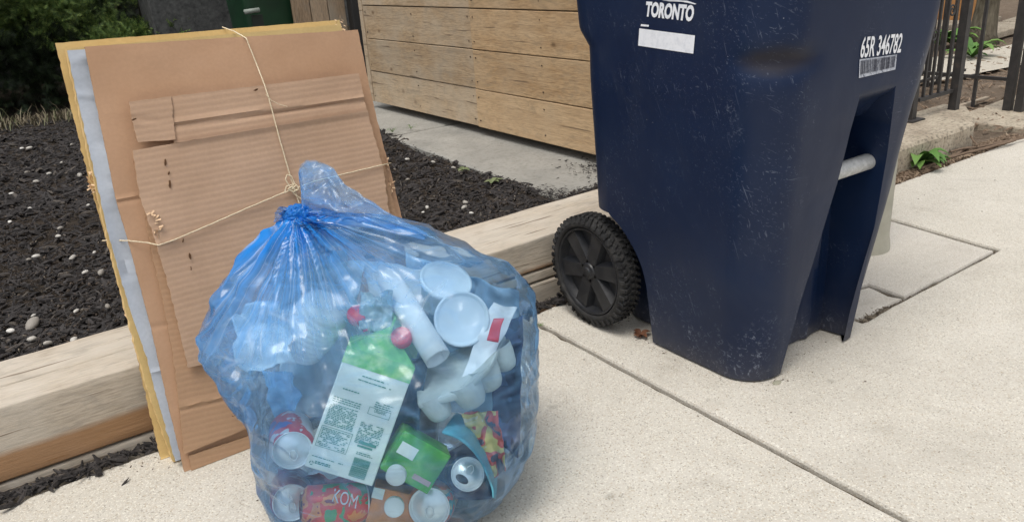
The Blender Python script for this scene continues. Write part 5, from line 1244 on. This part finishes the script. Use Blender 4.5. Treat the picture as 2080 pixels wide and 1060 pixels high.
    df = nd('ShaderNodeBsdfDiffuse'); L(lc_.outputs[2], df.inputs['Color']); L(bp.outputs[0], df.inputs['Normal'])
    tl = nd('ShaderNodeBsdfTranslucent'); L(lc_.outputs[2], tl.inputs['Color'])
    m1 = nd('ShaderNodeMixShader'); m1.inputs[0].default_value = .5; L(df.outputs[0], m1.inputs[1]); L(tl.outputs[0], m1.inputs[2])
    m2_ = nd('ShaderNodeMixShader'); L(fac, m2_.inputs[0]); L(tr_.outputs[0], m2_.inputs[1]); L(m1.outputs[0], m2_.inputs[2])
    gl = nd('ShaderNodeBsdfGlossy'); gl.inputs['Roughness'].default_value = .15; gl.inputs['Color'].default_value = (.92, .96, 1, 1); L(bp.outputs[0], gl.inputs['Normal'])
    fr_ = nd('ShaderNodeFresnel'); fr_.inputs['IOR'].default_value = 1.38; L(bp.outputs[0], fr_.inputs['Normal'])
    m3 = nd('ShaderNodeMixShader'); L(mth('MULTIPLY', fr_.outputs[0], .85, True), m3.inputs[0]); L(m2_.outputs[0], m3.inputs[1]); L(gl.outputs[0], m3.inputs[2])
    L(m3.outputs[0], out.inputs['Surface']); return m
FILM = mk_film()
bag = thing('recycling_bag', 'knotted translucent blue plastic bag full of mixed recycling on the sidewalk', 'bag', tuple(HD*1.35+HR*((interp(ZL, .1)+interp(ZR, .1))/2)))
def film(name, vs, fs, dens, pol=None):
    o = obj(name, vs, fs, FILM, bag, smooth=True); a = o.data.attributes.new('dens', 'FLOAT', 'POINT'); a.data.foreach_set('value', dens)
    b = o.data.attributes.new('pol', 'FLOAT_VECTOR', 'POINT'); fl = []
    for i, v in enumerate(vs): fl += list(pol[i]) if pol else [(Vector(v).dot(HR))*60, v[2]*12, 5]
    b.data.foreach_set('vector', fl); return o
film('bag_film', vs, fs, dens, pol)
# knot and its ruffle
bm = bmesh.new(); bmesh.ops.create_icosphere(bm, subdivisions=5, radius=1); vv = []
for v in bm.verts:
    c = v.co.copy(); k = 1+.30*(1-abs(nz(c.x*2.5, c.y*2.5, c.z*2.5+3))*2)+.12*(1-abs(nz(c.x*8, c.y*8, c.z*8))*2)
    vv.append(knot+(HR*c.x*.022+HD*c.y*.018+Vector((0, 0, c.z*.017)))*k+Vector((0, 0, .002)))
ff = [tuple(v.index for v in f.verts) for f in bm.faces]; bm.free(); film('knot', vv, ff, [.95]*len(vv))
def ruffle(name, base, d1, ln, wid, fold, seed, dn, curl=0, nu=46, nv=26):
    d1 = Vector(d1).normalized(); s1 = d1.cross(HD).normalized(); vs, fs, de = [], [], []
    for j in range(nv+1):
        t = j/nv
        for i in range(nu+1):
            u = i/nu*2-1; w_ = wid*(.18+.82*t**.8); zz = fold*(1-abs(nz(u*3.2+seed, t*.9, seed))*2.3)*(.25+.75*t)+fold*.5*(1-abs(nz(u*8+seed, t*2, seed+3))*2.3)
            p = Vector(base)+d1*(ln*t*(1+.16*nz(u*2.5, seed, 2)-.12*u*u))+s1*(u*w_)+HD*(-zz)+Vector((0, 0, -curl*t*t)); vs.append(p)
            de.append(min(1, dn*(1-.55*t)+.25*max(0, nz(u*9, t*2, seed))))
            if i and j: a = j*(nu+1)+i; fs.append((a-nu-2, a-nu-1, a, a-1))
    return film(name, vs, fs, de)
ruffle('ruffle', knot, -HR*.9+Vector((0, 0, .35)), .042, .020, .012, 1, .9, .006)
ruffle('ruffle', knot, -HR*.25+Vector((0, 0, .9)), .022, .026, .012, 4, .9)
ruffle('ruffle', knot, HR*.8+Vector((0, 0, -.05)), .05, .022, .014, 7, .8, .01)
# loose tail standing up behind the knot and running down to the right shoulder
def tail(seed, off, pts_top, pts_bot):
    A = [ond(px, py, D+off) for px, py, D in pts_top]; B = [ond(px, py, D+off) for px, py, D in pts_bot]; n_, m_ = 70, 34; vs, fs, de = [], [], []
    for i in range(n_+1):
        t = (len(A)-1)*i/n_; k = min(len(A)-2, int(t)); f = t-k; f = f*f*(3-2*f)*.4+f*.6; a = A[k].lerp(A[k+1], f); b = B[k].lerp(B[k+1], f)
        for j in range(m_+1):
            v_ = j/m_; p = a.lerp(b, v_); q = .010*(1-abs(nz(i/n_*3.5+seed, v_*3.2, seed))*2.3)+.006*(1-abs(nz(i/n_*10, v_*5+seed, 3))*2.3); p = p-HD*(q+.012*math.sin(PI*v_))
            vs.append(p); de.append(min(1, .24+.60*v_**2.2*math.exp(-((i/n_-.25)/.4)**2)+.2*max(0, nz(i/n_*6, v_*6, seed))))
            if i and j: c_ = i*(m_+1)+j; fs.append((c_-m_-2, c_-m_-1, c_, c_-1))
    return film('bag_tail', vs, fs, de)
TT = [(611, 335, 1.50), (622, 325, 1.50), (648, 323, 1.49), (676, 338, 1.48), (700, 368, 1.47), (742, 398, 1.45), (800, 432, 1.43), (868, 470, 1.41)]
TB = [(613, 350, 1.49), (617, 440, 1.45), (625, 446, 1.44), (650, 450, 1.43), (690, 455, 1.43), (735, 458, 1.42), (790, 468, 1.41), (862, 482, 1.40)]
tail(2, 0, TT, TB)
tail(6, .03, [(a+2, b+4, c) for a, b, c in TT], TB)
